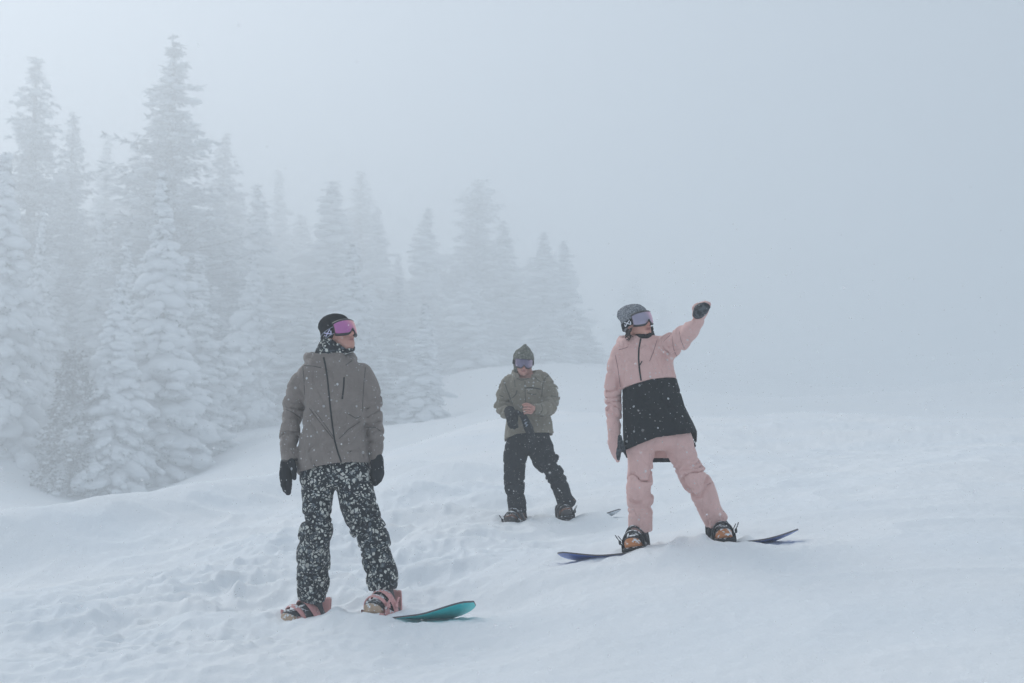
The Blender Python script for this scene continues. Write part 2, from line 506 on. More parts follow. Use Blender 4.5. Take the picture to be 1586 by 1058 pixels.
# dents round the boots, snow heaped over the boards
MOUNDS_PX = [
    (390, 945, 7.9, 0.35, 0.05), (510, 985, 7.45, 0.16, 0.03), (740, 800, 12.2, 0.5, 0.08), (560, 775, 14.2, 0.7, 0.15), (650, 770, 14.5, 0.5, 0.17), (690, 720, 17, 0.8, 0.22), (760, 775, 13.6, 0.35, 0.12), (720, 745, 15.2, 0.3, 0.12), (680, 800, 12.6, 0.3, 0.09), (610, 815, 12.2, 0.35, 0.10), (420, 905, 9.2, 0.3, 0.08), (300, 960, 8.0, 0.35, 0.07), (200, 940, 8.6, 0.4, 0.07), (660, 870, 10.2, 0.3, 0.06),
    (610, 700, 19, 0.9, 0.18), (1480, 745, 12.5, 0.6, 0.06),
]
for mm in MOUNDS_PX: mound(*mm)
_rs = np.random.RandomState(8)
_cr = [(-500, 10.8), (-250, 12.2), (0, 13.5), (160, 14.5), (300, 16), (430, 18), (560, 21)]
_cr = [at(p, 780, d) for p, d in _cr]
for a_, b_ in zip(_cr[:-1], _cr[1:]):            # crest of the wind-built bank along the run
    n_ = max(2, int(np.linalg.norm((b_ - a_)[:2]) / 0.5))
    for i_ in range(n_):
        p_ = a_ + (b_ - a_) * i_ / n_
        MOUNDS.append((p_[0], p_[1], 0.72 + 0.1 * math.sin(i_ * 1.3), 0.125))
for b in BOARDS.values():            # loose snow kicked up round the boots
    for fp in b['feet']:
        P = at(*fp)
        for _ in range(11):
            a, r0 = _rs.uniform(0, 6.28), _rs.uniform(0.13, 0.34)
            MOUNDS.append((P[0] + r0 * math.cos(a), P[1] + r0 * math.sin(a), _rs.uniform(0.035, 0.085), _rs.uniform(0.010, 0.034)))

def build_ground():
    rr = np.r_[np.geomspace(0.5, 4.2, 40, endpoint=False), np.geomspace(4.2, 20, 330, endpoint=False), np.geomspace(20, 380, 170)]
    inner = np.arange(-0.44, 0.4401, 0.0014)
    outer = np.linspace(0.44, math.pi, 46)[1:]
    aa = np.r_[-outer[::-1][1:], inner, outer]
    A, R = np.meshgrid(aa, rr)
    X, Y = R * np.sin(A), R * np.cos(A)
    Z = height(X, Y)
    nr, na = X.shape
    v = np.c_[X.ravel(), Y.ravel(), Z.ravel()]
    idx = np.arange(nr * na).reshape(nr, na)
    f = np.stack([idx[:-1, :-1], idx[:-1, 1:], idx[1:, 1:], idx[1:, :-1]], -1).reshape(-1, 4)
    # close the ring behind the camera
    f2 = np.stack([idx[:-1, -1], idx[:-1, 0], idx[1:, 0], idx[1:, -1]], -1)
    c = len(v)
    v = np.r_[v, [[0, 0, Z[0].mean()]]]
    o = mesh_obj('snow_ground', v, np.r_[f, f2], M['snow'])
    tag(o, kind='structure')
    o['label'] = 'churned and drifted snow slope'
    return float(Z.min()), o
ZMIN, ground = build_ground()

# ------------------------------------------------------------------ conifers under snow
def ico():
    t = (1 + 5 ** 0.5) / 2
    v = np.array([(-1, t, 0), (1, t, 0), (-1, -t, 0), (1, -t, 0), (0, -1, t), (0, 1, t), (0, -1, -t), (0, 1, -t), (t, 0, -1), (t, 0, 1), (-t, 0, -1), (-t, 0, 1)], float)
    f = [(0, 11, 5), (0, 5, 1), (0, 1, 7), (0, 7, 10), (0, 10, 11), (1, 5, 9), (5, 11, 4), (11, 10, 2), (10, 7, 6), (7, 1, 8), (3, 9, 4), (3, 4, 2), (3, 2, 6), (3, 6, 8), (3, 8, 9), (4, 9, 5), (2, 4, 11), (6, 2, 10), (8, 6, 7), (9, 8, 1)]
    v /= np.linalg.norm(v, axis=1)[:, None]
    vs, fs, mid = [tuple(p) for p in v], [], {}
    def m(a, b):
        k = (min(a, b), max(a, b))
        if k not in mid:
            p = np.array(vs[a]) + np.array(vs[b]); p /= np.linalg.norm(p)
            vs.append(tuple(p)); mid[k] = len(vs) - 1
        return mid[k]
    for a, b, c in f:
        ab, bc, ca = m(a, b), m(b, c), m(c, a)
        fs += [(a, ab, ca), (b, bc, ab), (c, ca, bc), (ab, bc, ca)]
    return v, np.array(f), np.array(vs), np.array(fs)
ICO0V, ICO0F, ICO1V, ICO1F = ico()

def tube_mesh(pts, radii, sides=6):
    """tapered tube along points -> verts, quad faces"""
    pts = np.asarray(pts, float)
    n = len(pts)
    vs = []
    for i in range(n):
        t = pts[min(i + 1, n - 1)] - pts[max(i - 1, 0)]
        t /= np.linalg.norm(t) + 1e-9
        a = np.cross(t, (0, 0, 1)) if abs(t[2]) < 0.9 else np.cross(t, (1, 0, 0))
        a /= np.linalg.norm(a) + 1e-9
        b = np.cross(t, a)
        for k in range(sides):
            w = 2 * math.pi * k / sides
            vs.append(pts[i] + radii[i] * (math.cos(w) * a + math.sin(w) * b))
    fs = []
    for i in range(n - 1):
        for k in range(sides):
            k2 = (k + 1) % sides
            fs.append((i * sides + k, (i + 1) * sides + k, (i + 1) * sides + k2, i * sides + k2))
    return np.array(vs), np.array(fs)

class Gather:
    def __init__(s): s.v, s.f, s.n = [], [], 0
    def add(s, v, f):
        s.v.append(np.asarray(v, np.float32)); s.f.append(np.asarray(f) + s.n); s.n += len(v)
    def done(s): return np.concatenate(s.v), np.concatenate(s.f)

def conifer(seed, H, R, style):
    """one snow-laden conifer of height H and widest reach R -> (trunk, needles, snow) meshes"""
    rs = np.random.RandomState(seed)
    spire, heavy, fine = style['spire'], style['snow'], style.get('fine', 1.0)
    low = style.get('low', 0.02)
    trunk, leaves, snow = Gather(), [], Gather()
    bend = rs.uniform(-0.25, 0.25, 2)
    tz = np.linspace(-0.8, H, 14)
    tp = np.c_[bend[0] * np.sin(tz / H * 2.2), bend[1] * np.sin(tz / H * 2.2), tz]
    base_r = H * 0.015 + 0.06
    trunk.add(*tube_mesh(tp, base_r * (1 - np.clip(tz / H, 0, 1)) ** 0.8 + 0.015, 8))
    lump_c, lump_s = [], []
    z = H * low
    step0 = 0.42 * fine
    lobes = rs.uniform(0, 6.28, 4)
    while z < H - 0.15:
        f = z / H
        reach = R * (1 - f) ** spire * (0.30 + 0.70 * min(1, f / 0.10 + 0.55))
        if style.get('round'): reach = R * (1 - f ** style['round']) * (0.75 + 0.25 * math.sin(f * 9 + lobes[0]))
        reach = max(reach, 0.10)
        nb = max(4, int(5 + 3.4 * reach / fine ** 0.5))
        a0 = rs.uniform(0, 6.28)
        for k in range(nb):
            if rs.rand() < style.get('gap', 0.08): continue
            az = a0 + 6.283 * k / nb + rs.uniform(-0.25, 0.25)
            L = reach * rs.uniform(0.62, 1.12) * (1 + 0.26 * math.sin(2 * az + lobes[1] + z * 0.9) + 0.16 * math.sin(3 * az + lobes[2] - z * 1.7))
            if rs.rand() < 0.09: L *= 1.3
            o = np.array((math.cos(az), math.sin(az), 0.0))
            lat = np.array((-o[1], o[0], 0.0))
            zb = z + rs.uniform(-0.6, 0.6) * fine
            up = style.get('up', -0.05) + (0.35 if f > 0.9 else 0)
            droop = style.get('droop', 0.30) * (1 - 0.6 * f) * rs.uniform(0.5, 1.5)
            ctr = np.array((bend[0] * math.sin(f * 2.2), bend[1] * math.sin(f * 2.2), 0))
            n = max(2, int(L / (0.26 * fine)))
            t = (np.arange(n) + 0.6) / n
            rad = t * L
            zz = zb + up * rad - droop * rad * t + style.get('tip', 0.10) * L * t ** 4
            pts = ctr + o * rad[:, None] + np.array((0, 0, 1.0)) * zz[:, None]
            if L > 0.8 and f < 0.85:
                lp = np.r_[[ctr + (0, 0, zb)], pts]
                trunk.add(*tube_mesh(lp[::2] if len(lp) > 4 else lp, np.linspace(0.035 * L ** 0.5, 0.008, len(lp[::2] if len(lp) > 4 else lp)), 3))
            wid = (0.16 + 0.34 * L * (1 - t) ** 0.8 * (0.35 + 0.65 * np.minimum(1, t * 3))) * 0.8
            for i in range(n):
                m_ = int(style.get('dense', 5))
                s = rs.uniform(-1, 1, m_)
                d = o * rs.uniform(0.35, 1.0, m_)[:, None] + lat * (s * 1.1)[:, None] + np.array((0, 0, 1)) * rs.uniform(-1.25, 0.45, m_)[:, None]
                d /= np.linalg.norm(d, axis=1)[:, None]
                c = pts[i] + lat * (s * wid[i])[:, None] + rs.uniform(-0.06, 0.06, (m_, 3))
                ln = rs.uniform(0.16, 0.34, m_) * fine ** 0.6 * style.get('leaf', 1.0)
                wd = ln * rs.uniform(0.22, 0.36, m_)
                sd = np.cross(d, rs.normal(size=(m_, 3)))
                sd /= np.linalg.norm(sd, axis=1)[:, None] + 1e-9
                a, b = c - d * (ln * 0.35)[:, None], c + d * (ln * 0.65)[:, None]
                q = np.stack([a - sd * (wd * 0.5)[:, None], b - sd * (wd * 0.15)[:, None], b + sd * (wd * 0.15)[:, None], a + sd * (wd * 0.5)[:, None]], 1)
                leaves.append(q.reshape(-1, 3))
                if rs.rand() < heavy:
                    sz = rs.uniform(0.10, 0.20) * fine ** 0.7 * (0.7 + 0.5 * heavy) * (1.25 if 0.2 < t[i] < 0.85 else 0.85)
                    sz *= min(1, 0.35 + 0.75 * reach) * style.get('puff', 1.0)
                    if rs.rand() < 0.10 * heavy and reach > 0.8: sz *= 1.9
                    off = lat * rs.uniform(-0.75, 0.75) * wid[i]
                    lump_c.append(pts[i] + off + np.array((0, 0, 0.05 + 0.25 * sz)))
                    lump_s.append((sz * rs.uniform(0.9, 1.5), sz * rs.uniform(0.8, 1.2), sz * rs.uniform(0.55, 0.85), az + rs.uniform(-0.5, 0.5), -math.atan(droop * 1.2)))
        z += step0 * rs.uniform(0.5, 1.4) * (0.55 + 0.45 * (1 - f))
    for c, (sx, sy, sz, az, tl) in zip(lump_c, lump_s):
        p = ICO1V.copy()
        p *= (1 + 0.30 * noise3(p[:, 0] * 1.7 + c[0] * 3, p[:, 1] * 1.7 + c[1] * 3, p[:, 2] * 1.7 + c[2] * 3, seed))[:, None]
        p *= (sx, sy, sz)
        ca, sa, ct, st = math.cos(az), math.sin(az), math.cos(tl), math.sin(tl)
        x, zq = p[:, 0] * ct - p[:, 2] * st, p[:, 0] * st + p[:, 2] * ct
        snow.add(np.c_[x * ca - p[:, 1] * sa, x * sa + p[:, 1] * ca, zq] + c, ICO1F)
    lv = np.concatenate(leaves)
    lf = np.arange(len(lv)).reshape(-1, 4)
    return trunk.done(), (lv, lf), snow.done()

PROTO = {}
def proto(key, seed, H, R, style, needle):
    (tv, tf), (lv, lf), (sv, sf) = conifer(seed, H, R, style)
    def me(nm, v, f, mat, smooth):
        o = mesh_obj(nm, v, f, mat, None, smooth)
        d = o.data
        bpy.data.objects.remove(o)
        return d
    PROTO[key] = (H, R, me('trunk', tv, tf, M['bark'], True), me('needles', lv, lf, M[needle], False), me('snow_load', sv, sf, M['treesnow'], True))

FIR = dict(spire=0.85, snow=0.95, puff=1.25, droop=0.42, up=-0.02)
proto('fir_a', 11, 14, 2.1, dict(FIR), 'needles')
proto('fir_b', 12, 12, 2.2, dict(FIR, snow=0.95, spire=0.75, droop=0.5), 'needles')
proto('fir_c', 13, 11, 2.0, dict(FIR, snow=0.75, spire=0.95), 'needles')
proto('spire_a', 21, 16, 1.9, dict(FIR, spire=0.75, snow=0.70, fine=1.2, low=0.04, dense=6), 'needles_rimed')
proto('spire_b', 22, 18, 2.1, dict(FIR, spire=0.85, snow=0.62, fine=1.25, low=0.04, gap=0.12, dense=6), 'needles_rimed')
proto('big_a', 31, 28, 5.2, dict(spire=0.92, snow=0.30, droop=0.18, up=0.10, tip=0.18, fine=1.45, gap=0.24, low=0.05, dense=8, leaf=1.15), 'needles_rimed')
proto('big_b', 32, 26, 4.2, dict(spire=0.70, snow=0.28, droop=0.20, up=0.08, tip=0.16, fine=1.5, gap=0.20, low=0.05, dense=8, leaf=1.15), 'needles_rimed')
proto('round_a', 41, 20, 4.0, dict(spire=0.6, snow=0.35, droop=0.20, up=0.08, fine=1.6, gap=0.12, low=0.04, dense=10, round=7), 'needles_rimed')

def ground_at(px, d):
    x = (px - W0 / 2) / FPX * d
    return x, d, float(height(np.array([x]), np.array([d]))[0])

def tree(kind, px, top_y, d, half_px, label, rot, group=None, name='snowy_fir_tree'):
    """a tree whose foot is on the snow d metres ahead; its height follows from where its tip shows"""
    Hm, Rm, a, b, c = PROTO[kind]
    d = d * FOREST * (1 + 0.18 * min(1, max(0, (d - 85) / 35)))
    x, y, z = ground_at(px, d)
    h = at(px, top_y, d)[2] - z
    r = (1.45 if kind.startswith('spire') else 1.30) * half_px / FPX * d
    root = empty(name, (x, y, z - 0.15), label, 'tree', group)
    root.rotation_euler = (0.035 * math.sin(px * 1.7), 0.035 * math.cos(px * 2.3), rot)
    root.scale = (r / Rm, r / Rm, h / Hm)
    for nm, me in (('trunk', a), ('needles', b), ('snow_load', c)):
        o = bpy.data.objects.new(nm, me)
        COL.objects.link(o)
        o.parent = root
        if nm != 'trunk': o['kind'] = 'stuff'
    return root

FAINT = ('pale frosted conifer fading into the fog behind the nearer firs', 'conifers fading into the fog')
MID = ('slender snow-dusted spire fir standing in the misty forest edge', 'misty spire firs of the forest edge')
TREES = [
    # kind, px, top, metres, half width px, label, rotation, group
    ('big_b', 28, 92, 92, 95, 'tall dark ragged conifer behind the heavily snow-caked fir at the forest rim', 0.4, None),
    ('big_b', 98, 176, 98, 68, 'broad misty conifer between the two tallest conifers of the forest', 2.1, None),
    ('fir_b', 2, 250, 66, 66, 'heavily snow-caked fir standing apart up the bank from the bare twiggy tree', 0.9, None),
    ('fir_c', 42, 335, 74, 34, 'slim snowy fir tucked beside the heavily snow-caked fir', 1.7, None),
    ('big_a', 265, 55, 90, 158, 'tallest conifer, broad and ragged, its frosted crown high above the forest', 1.2, None),
    ('spire_b', 148, 215, 112, 38, 'faint thin conifer showing in the gap before the tallest conifer', 0.3, FAINT[1]),
    ('big_b', 335, 215, 108, 72, 'misty conifer shouldering against the downhill side of the tallest conifer', 3.0, None),
    ('fir_a', 240, 272, 66, 66, 'tall snow-plastered fir on the bank just below the tallest conifer', 2.6, None),
    ('fir_b', 172, 440, 62, 52, 'short puffy snow-plastered fir right beside the bare twiggy tree', 0.2, None),
    ('fir_c', 208, 380, 70, 50, 'snowy fir crowded between the tall plastered fir and the puffy short fir', 4.2, None),
    ('fir_c', 312, 400, 73, 62, 'darker fir with sagging snowy boughs reaching down the bank', 5.0, None),
    ('fir_b', 388, 400, 84, 42, 'snow-capped fir with a white skirt on the open slope above the bank', 1.1, None),
    ('spire_a', 408, 292, 104, 46, 'slender spire fir rising behind the snow-capped fir with the white skirt', 0.0, MID[1]),
    ('spire_b', 432, 268, 128, 38, 'faint needle-thin conifer tip above the fir with the white skirt', 1.9, FAINT[1]),
    ('spire_b', 366, 300, 118, 50, FAINT[0], 2.9, FAINT[1]),
    ('spire_a', 505, 285, 108, 62, 'tall spire fir straight above the black beanie of the rider in taupe', 3.3, MID[1]),
    ('big_b', 551, 270, 126, 62, 'blunt-topped misty conifer rising among the slender spire firs', 0.7, None),
    ('spire_a', 462, 335, 132, 52, FAINT[0], 4.1, FAINT[1]),
    ('fir_a', 555, 380, 86, 48, 'well snowed spire fir rising behind the rider in the taupe jacket', 5.5, None),
    ('spire_b', 594, 322, 116, 38, 'slender spire fir standing next to the blunt-topped misty conifer', 1.0, MID[1]),
    ('spire_a', 648, 325, 116, 38, 'slender spire fir straight behind the small neat snowy fir', 2.2, MID[1]),
    ('fir_a', 655, 470, 80, 34, 'small neat snowy fir alone at the foot of the forest edge', 0.5, None),
    ('spire_b', 624, 395, 130, 26, 'faint short conifer in the gap between two slender spire firs', 0.8, FAINT[1]),
    ('round_a', 738, 280, 122, 62, 'stout round-topped conifer across the gap from the main forest', 0.6, None),
    ('spire_b', 778, 345, 120, 46, 'narrow fir leaning against the stout round-topped conifer', 3.7, None),
    ('fir_b', 730, 425, 106, 44, 'snow-laden fir growing in front of the stout round-topped conifer', 1.3, None),
    ('fir_a', 762, 470, 108, 34, 'smaller snowy fir between the stout conifer and the rider pulling on gloves', 2.9, None),
    ('spire_a', 838, 360, 118, 34, 'slender pointed fir behind the head of the rider pulling on gloves', 4.4, None),
    ('spire_b', 884, 373, 116, 36, 'tall thin spire fir, outermost of the forest line', 5.1, None),
    ('spire_b', 822, 400, 134, 26, 'faint conifer half hidden by the slender pointed fir', 5.6, FAINT[1]),
    ('fir_b', 850, 480, 110, 36, 'low snow-covered fir at the foot of the slender pointed fir', 0.1, None),
    ('fir_c', 912, 505, 116, 26, 'little snowy fir at the outer end of the forest line', 1.5, None),
    ('spire_a', 976, 430, 185, 36, 'ghostly fir barely showing in the fog behind the grey beanie', 2.0, None),
    ('spire_b', 1034, 468, 205, 22, 'faintest thin fir dissolving in the fog past the pointing arm', 0.9, None),
    ('fir_c', 585, 520, 84, 50, 'bushy snow-caked fir behind the shoulder of the rider in taupe', 3.9, None),
    ('fir_b', 470, 470, 88, 56, 'snow-caked fir hidden behind the rider in the taupe jacket', 0.4, None),
    ('spire_a', 440, 420, 100, 46, 'shorter misty spire fir beside the fir with the white skirt', 5.0, MID[1]),
    ('spire_a', 520, 390, 102, 52, MID[0], 1.4, MID[1]),
    ('spire_b', 610, 430, 104, 40, MID[0], 2.7, MID[1]),
    ('big_b', 205, 240, 112, 80, 'dim broad conifer crowded behind the tallest conifer', 5.2, None),
    ('spire_b', 300, 330, 118, 60, FAINT[0], 0.2, FAINT[1]),
    ('fir_a', 135, 330, 88, 44, 'snowy fir standing in the dark of the forest behind the twiggy tree', 2.4, None),
    ('fir_c', 70, 400, 86, 48, 'snowy fir in the hollow behind the slim fir', 3.5, None),
    ('spire_a', 340, 380, 92, 60, 'spire fir between the tallest conifer and the fir with the white skirt', 4.6, MID[1]),
    ('spire_b', 690, 470, 124, 26, 'faint low conifer in the gap before the stout round-topped conifer', 3.1, FAINT[1]),
]
for k, px, ty, d, hw, lab, rot, grp in TREES:
    tree(k, px, ty, d, hw, lab, rot, grp)

def bare_tree(px, top_y, d):
    x, y, z = ground_at(px, d)
    h = at(px, top_y, d)[2] - z
    rs = np.random.RandomState(5)
    root = empty('bare_tree', (x, y, z - 0.1), 'bare brown twiggy tree with drooping branches beside the puffy fir', 'tree')
    tr, tw, sn, lv = Gather(), Gather(), Gather(), []
    zs = np.linspace(-0.3, h, 12)
    tr.add(*tube_mesh(np.c_[0.10 * np.sin(zs), 0.08 * np.cos(zs * 1.3), zs], 0.17 * (1 - np.clip(zs / h, 0, 1)) ** 0.7 + 0.02, 8))
    for i in range(120):
        f = (i + rs.rand()) / 120
        zb = h * (0.04 + 0.92 * f)
        L = (2.1 * (1 - f) ** 0.8 + 0.3) * rs.uniform(0.6, 1.1)
        az = rs.uniform(0, 6.28)
        o = np.array((math.cos(az), math.sin(az), 0)); lat = np.array((-o[1], o[0], 0))
        n = 7
        t = np.linspace(0, 1, n)
        wob = np.cumsum(rs.uniform(-0.06, 0.06, n)) * L
        pts = o * (t * L)[:, None] + lat * wob[:, None] + np.array((0, 0, 1)) * (zb + 0.10 * L * t - 0.62 * L * t ** 2 + rs.uniform(-0.03, 0.03, n))[:, None]
        tw.add(*tube_mesh(pts, np.linspace(0.030, 0.008, n), 4))
        for j in range(2, n):
            for s in range(3):
                dv = o * rs.uniform(0.2, 1) + lat * rs.uniform(-1, 1) + np.array((0, 0, rs.uniform(-0.7, 0.5)))
                dv *= rs.uniform(0.18, 0.5) / np.linalg.norm(dv)
                p2 = pts[j] + dv
                p3 = p2 + dv * 0.7 + np.array((0, 0, rs.uniform(-0.12, 0.08)))
                tw.add(*tube_mesh([pts[j], p2, p3], (0.012, 0.009, 0.005), 3))
                for _ in range(2):
                    dd = rs.normal(size=3) * 0.07
                    lv.append(np.array([p2 - dd, p2 + dv * 0.5 - dd * 0.2, p2 + dv * 0.5 + dd * 0.2, p2 + dd]))
            if rs.rand() < 0.5:
                s = rs.uniform(0.07, 0.17) * (1.5 if f < 0.4 and rs.rand() < 0.3 else 1)
                p = ICO1V * (1 + 0.3 * noise3(ICO1V[:, 0] * 2 + i, ICO1V[:, 1] * 2 + j, ICO1V[:, 2] * 2, 3))[:, None] * (s * 1.3, s * 1.2, s * 0.6)
                sn.add(p + pts[j] + (0, 0, s * 0.35), ICO1F)
    mesh_obj('trunk', *tr.done(), M['bark'], root)
    tag(mesh_obj('branches', *tw.done(), M['needles_brown'], root), kind='stuff')
    lv = np.concatenate(lv)
    tag(mesh_obj('twig_tips', lv, np.arange(len(lv)).reshape(-1, 4), M['needles_brown'], root, False), kind='stuff')
    tag(mesh_obj('snow_load', *sn.done(), M['treesnow'], root), kind='stuff')
bare_tree(112, 535, 61 * FOREST)

# ------------------------------------------------------------------ the air: snow cloud round the whole place
def haze():
    m = bpy.data.materials.new('haze_air')
    m.use_nodes = True
    n, l = m.node_tree.nodes, m.node_tree.links
    n.clear()
    out = n.new('ShaderNodeOutputMaterial')
    v = n.new('ShaderNodeVolumePrincipled')
    v.inputs['Color'].default_value = (0.815, 0.865, 0.902, 1)
    v.inputs['Density'].default_value = HAZE_DENSITY
    v.inputs['Anisotropy'].default_value = 0.54
    l.new(v.outputs[0], out.inputs['Volume'])
    top = 0
    for o in COL.objects:
        if o.parent is None and o.type == 'EMPTY':
            for ch in o.children:
                if ch.type == 'MESH':
                    top = max(top, o.location.z + o.scale.z * max(c[2] for c in ch.bound_box))
    z0, z1 = ZMIN - 1.0, max(top, 5) + 2.0
    s = 400.0
    vs = [(x, y, z) for z in (z0, z1) for y in (-s, s) for x in (-s, s)]
    fs = [(0, 2, 3, 1), (4, 5, 7, 6), (0, 1, 5, 4), (2, 6, 7, 3), (0, 4, 6, 2), (1, 3, 7, 5)]
    o = mesh_obj('haze', np.array(vs), fs, m, None, False)
    tag(o, kind='stuff')
    o['label'] = 'pale snow cloud filling the air'
HAZE_DENSITY = 0.0114
haze()

# ------------------------------------------------------------------ implicit-surface modelling for bodies and clothing
class Field:
    """a box of sample points (in the thing's own metres) holding a signed distance"""
    def __init__(s, lo, hi, h):
        s.lo, s.h = np.asarray(lo, float), h
        n = np.ceil((np.asarray(hi) - s.lo) / h).astype(int) + 1
        s.n = n
        ax = [(s.lo[i] + h * np.arange(n[i])).astype(np.float32) for i in range(3)]
        s.ax = ax
        s.X, s.Y, s.Z = ax[0][:, None, None], ax[1][None, :, None], ax[2][None, None, :]
    def full(s, v=1.0): return np.full(s.n, v, np.float32)
    def box(s, lo, hi):
        i0 = np.clip(np.floor((np.asarray(lo) - s.lo) / s.h).astype(int), 0, s.n)
        i1 = np.clip(np.ceil((np.asarray(hi) - s.lo) / s.h).astype(int) + 1, 0, s.n)
        sl = tuple(slice(a, b) for a, b in zip(i0, i1))
        return sl, s.X[sl[0]], s.Y[:, sl[1]], s.Z[:, :, sl[2]]

def smin(a, b, k):
    h = np.maximum(k - np.abs(a - b), 0) / k
    return np.minimum(a, b) - h * h * k * 0.25

def resample(pts, sub=3):
    """smooth curve (Catmull-Rom) through x, y, z, r rows"""
    p = np.asarray(pts, float)
    if len(p) < 3 or sub < 2: return p
    q = np.r_[[2 * p[0] - p[1]], p, [2 * p[-1] - p[-2]]]
    out = []
    for i in range(1, len(q) - 2):
        for t in np.arange(sub) / sub:
            a, b, c, d = q[i - 1], q[i], q[i + 1], q[i + 2]
            out.append(0.5 * (2 * b + (c - a) * t + (2 * a - 5 * b + 4 * c - d) * t * t + (3 * b - a - 3 * c + d) * t ** 3))
    out.append(p[-1])
    return np.array(out)

def tube_d(F, pts, ky=1.0, sub=3, margin=0.07, flat0=False, flat1=False):
    """distance to a tapered limb; ky widens it front to back. Returns (field, arclength) over the whole box"""
    p = resample(pts, sub)
    d = F.full(0.5)
    s = F.full(0.0)
    rm = p[:, 3].max() * max(1, ky) + margin
    sl, X, Y, Z = F.box(p[:, :3].min(0) - rm, p[:, :3].max(0) + rm)
    best, arc = None, None
    L = 0.0
    for i in range(len(p) - 1):
        a, b = p[i], p[i + 1]
        ab = b[:3] - a[:3]
        l2 = float(ab @ ab) + 1e-12
        dx, dy, dz = X - a[0], (Y - a[1]), Z - a[2]
        t = (dx * ab[0] + dy * ab[1] + dz * ab[2]) / l2
        lo = -1e9 if (flat0 and i == 0) else 0.0
        hi = 1e9 if (flat1 and i == len(p) - 2) else 1.0
        t = np.clip(t, 0, 1) if not (flat0 or flat1) else np.clip(t, lo, hi)
        tc = np.clip(t, 0, 1)
        ex, ey, ez = dx - t * ab[0], (dy - t * ab[1]) / ky, dz - t * ab[2]
        dd = np.sqrt(ex * ex + ey * ey + ez * ez) - (a[3] + (b[3] - a[3]) * tc)
        if best is None: best, arc = dd, L + tc * math.sqrt(l2)
        else:
            m = dd < best
            best = np.where(m, dd, best); arc = np.where(m, L + tc * math.sqrt(l2), arc)
        L += math.sqrt(l2)
    if flat1:
        b, a = p[-1][:3], p[-2][:3]
        n = (b - a) / np.linalg.norm(b - a)
        best = np.maximum(best, (X - b[0]) * n[0] + (Y - b[1]) * n[1] + (Z - b[2]) * n[2])
    if flat0:
        b, a = p[0][:3], p[1][:3]
        n = (b - a) / np.linalg.norm(b - a)
        best = np.maximum(best, (X - b[0]) * n[0] + (Y - b[1]) * n[1] + (Z - b[2]) * n[2])
    d[sl] = best
    s[sl] = arc
    return d, s

def ell_d(F, c, r, rot=None, margin=0.06):
    d = F.full(0.5)
    rm = max(r) + margin
    sl, X, Y, Z = F.box(np.asarray(c) - rm, np.asarray(c) + rm)
    x, y, z = X - c[0], Y - c[1], Z - c[2]
    if rot is not None:
        x, y, z = (rot[0][k] * x + rot[1][k] * y + rot[2][k] * z for k in range(3))   # columns are the local axes
    k0 = np.sqrt((x / r[0]) ** 2 + (y / r[1]) ** 2 + (z / r[2]) ** 2)
    k1 = np.sqrt((x / r[0] ** 2) ** 2 + (y / r[1] ** 2) ** 2 + (z / r[2] ** 2) ** 2) + 1e-6
    d[sl] = k0 * (k0 - 1) / k1
    return d

def loft_d(F, rows, e=2.3):
    """stack of (z, cx, cy, half width, half depth) rows"""
    rows = sorted(rows)
    zs = np.array([r[0] for r in rows])
    zz = np.linspace(zs[0] - 0.05, zs[-1] + 0.05, 260)
    w = max(3, int(0.035 / (zz[1] - zz[0]))) | 1
    ker = np.hanning(w + 2)[1:-1]; ker /= ker.sum()
    out = []
    for k in range(1, 5):
        v = np.interp(zz, zs, [r[k] for r in rows])
        v = np.convolve(np.pad(v, w // 2, mode='edge'), ker, 'valid')
        out.append(np.interp(F.ax[2], zz, v).astype(np.float32)[None, None, :])
    cx, cy, a, b = out
    q = (np.abs(F.X - cx) / a) ** e + (np.abs(F.Y - cy) / b) ** e
    d = (q ** (1 / e) - 1) * np.minimum(a, b)
    d = np.maximum(d, np.maximum(zs[0] - F.Z, F.Z - zs[-1]))
    return d.astype(np.float32)

def near_add(d, F, fn, band=0.03):
    """add fn(x, y, z) to the distance near the surface only"""
    idx = np.nonzero(np.abs(d) < band)
    x, y, z = F.ax[0][idx[0]], F.ax[1][idx[1]], F.ax[2][idx[2]]
    d[idx] += fn(x, y, z, idx)
    return d

def cloth_noise(seed, amp=0.006, f=(9, 9, 5)):
    def fn(x, y, z, idx):
        n = noise3(x * f[0], y * f[1], z * f[2], seed)
        n2 = noise3(x * f[0] * 2.3 + n, y * f[1] * 2.3, z * f[2] * 2.3 + n, seed + 1)
        r = np.abs(noise3((x + 0.5 * z) * f[0] * 1.2, y * f[1], (z - 0.4 * x) * f[2] * 1.5, seed + 2))
        return amp * (n * 0.7 + n2 * 0.4 + np.exp(-(r / 0.12) ** 2) * 0.9)
    return fn

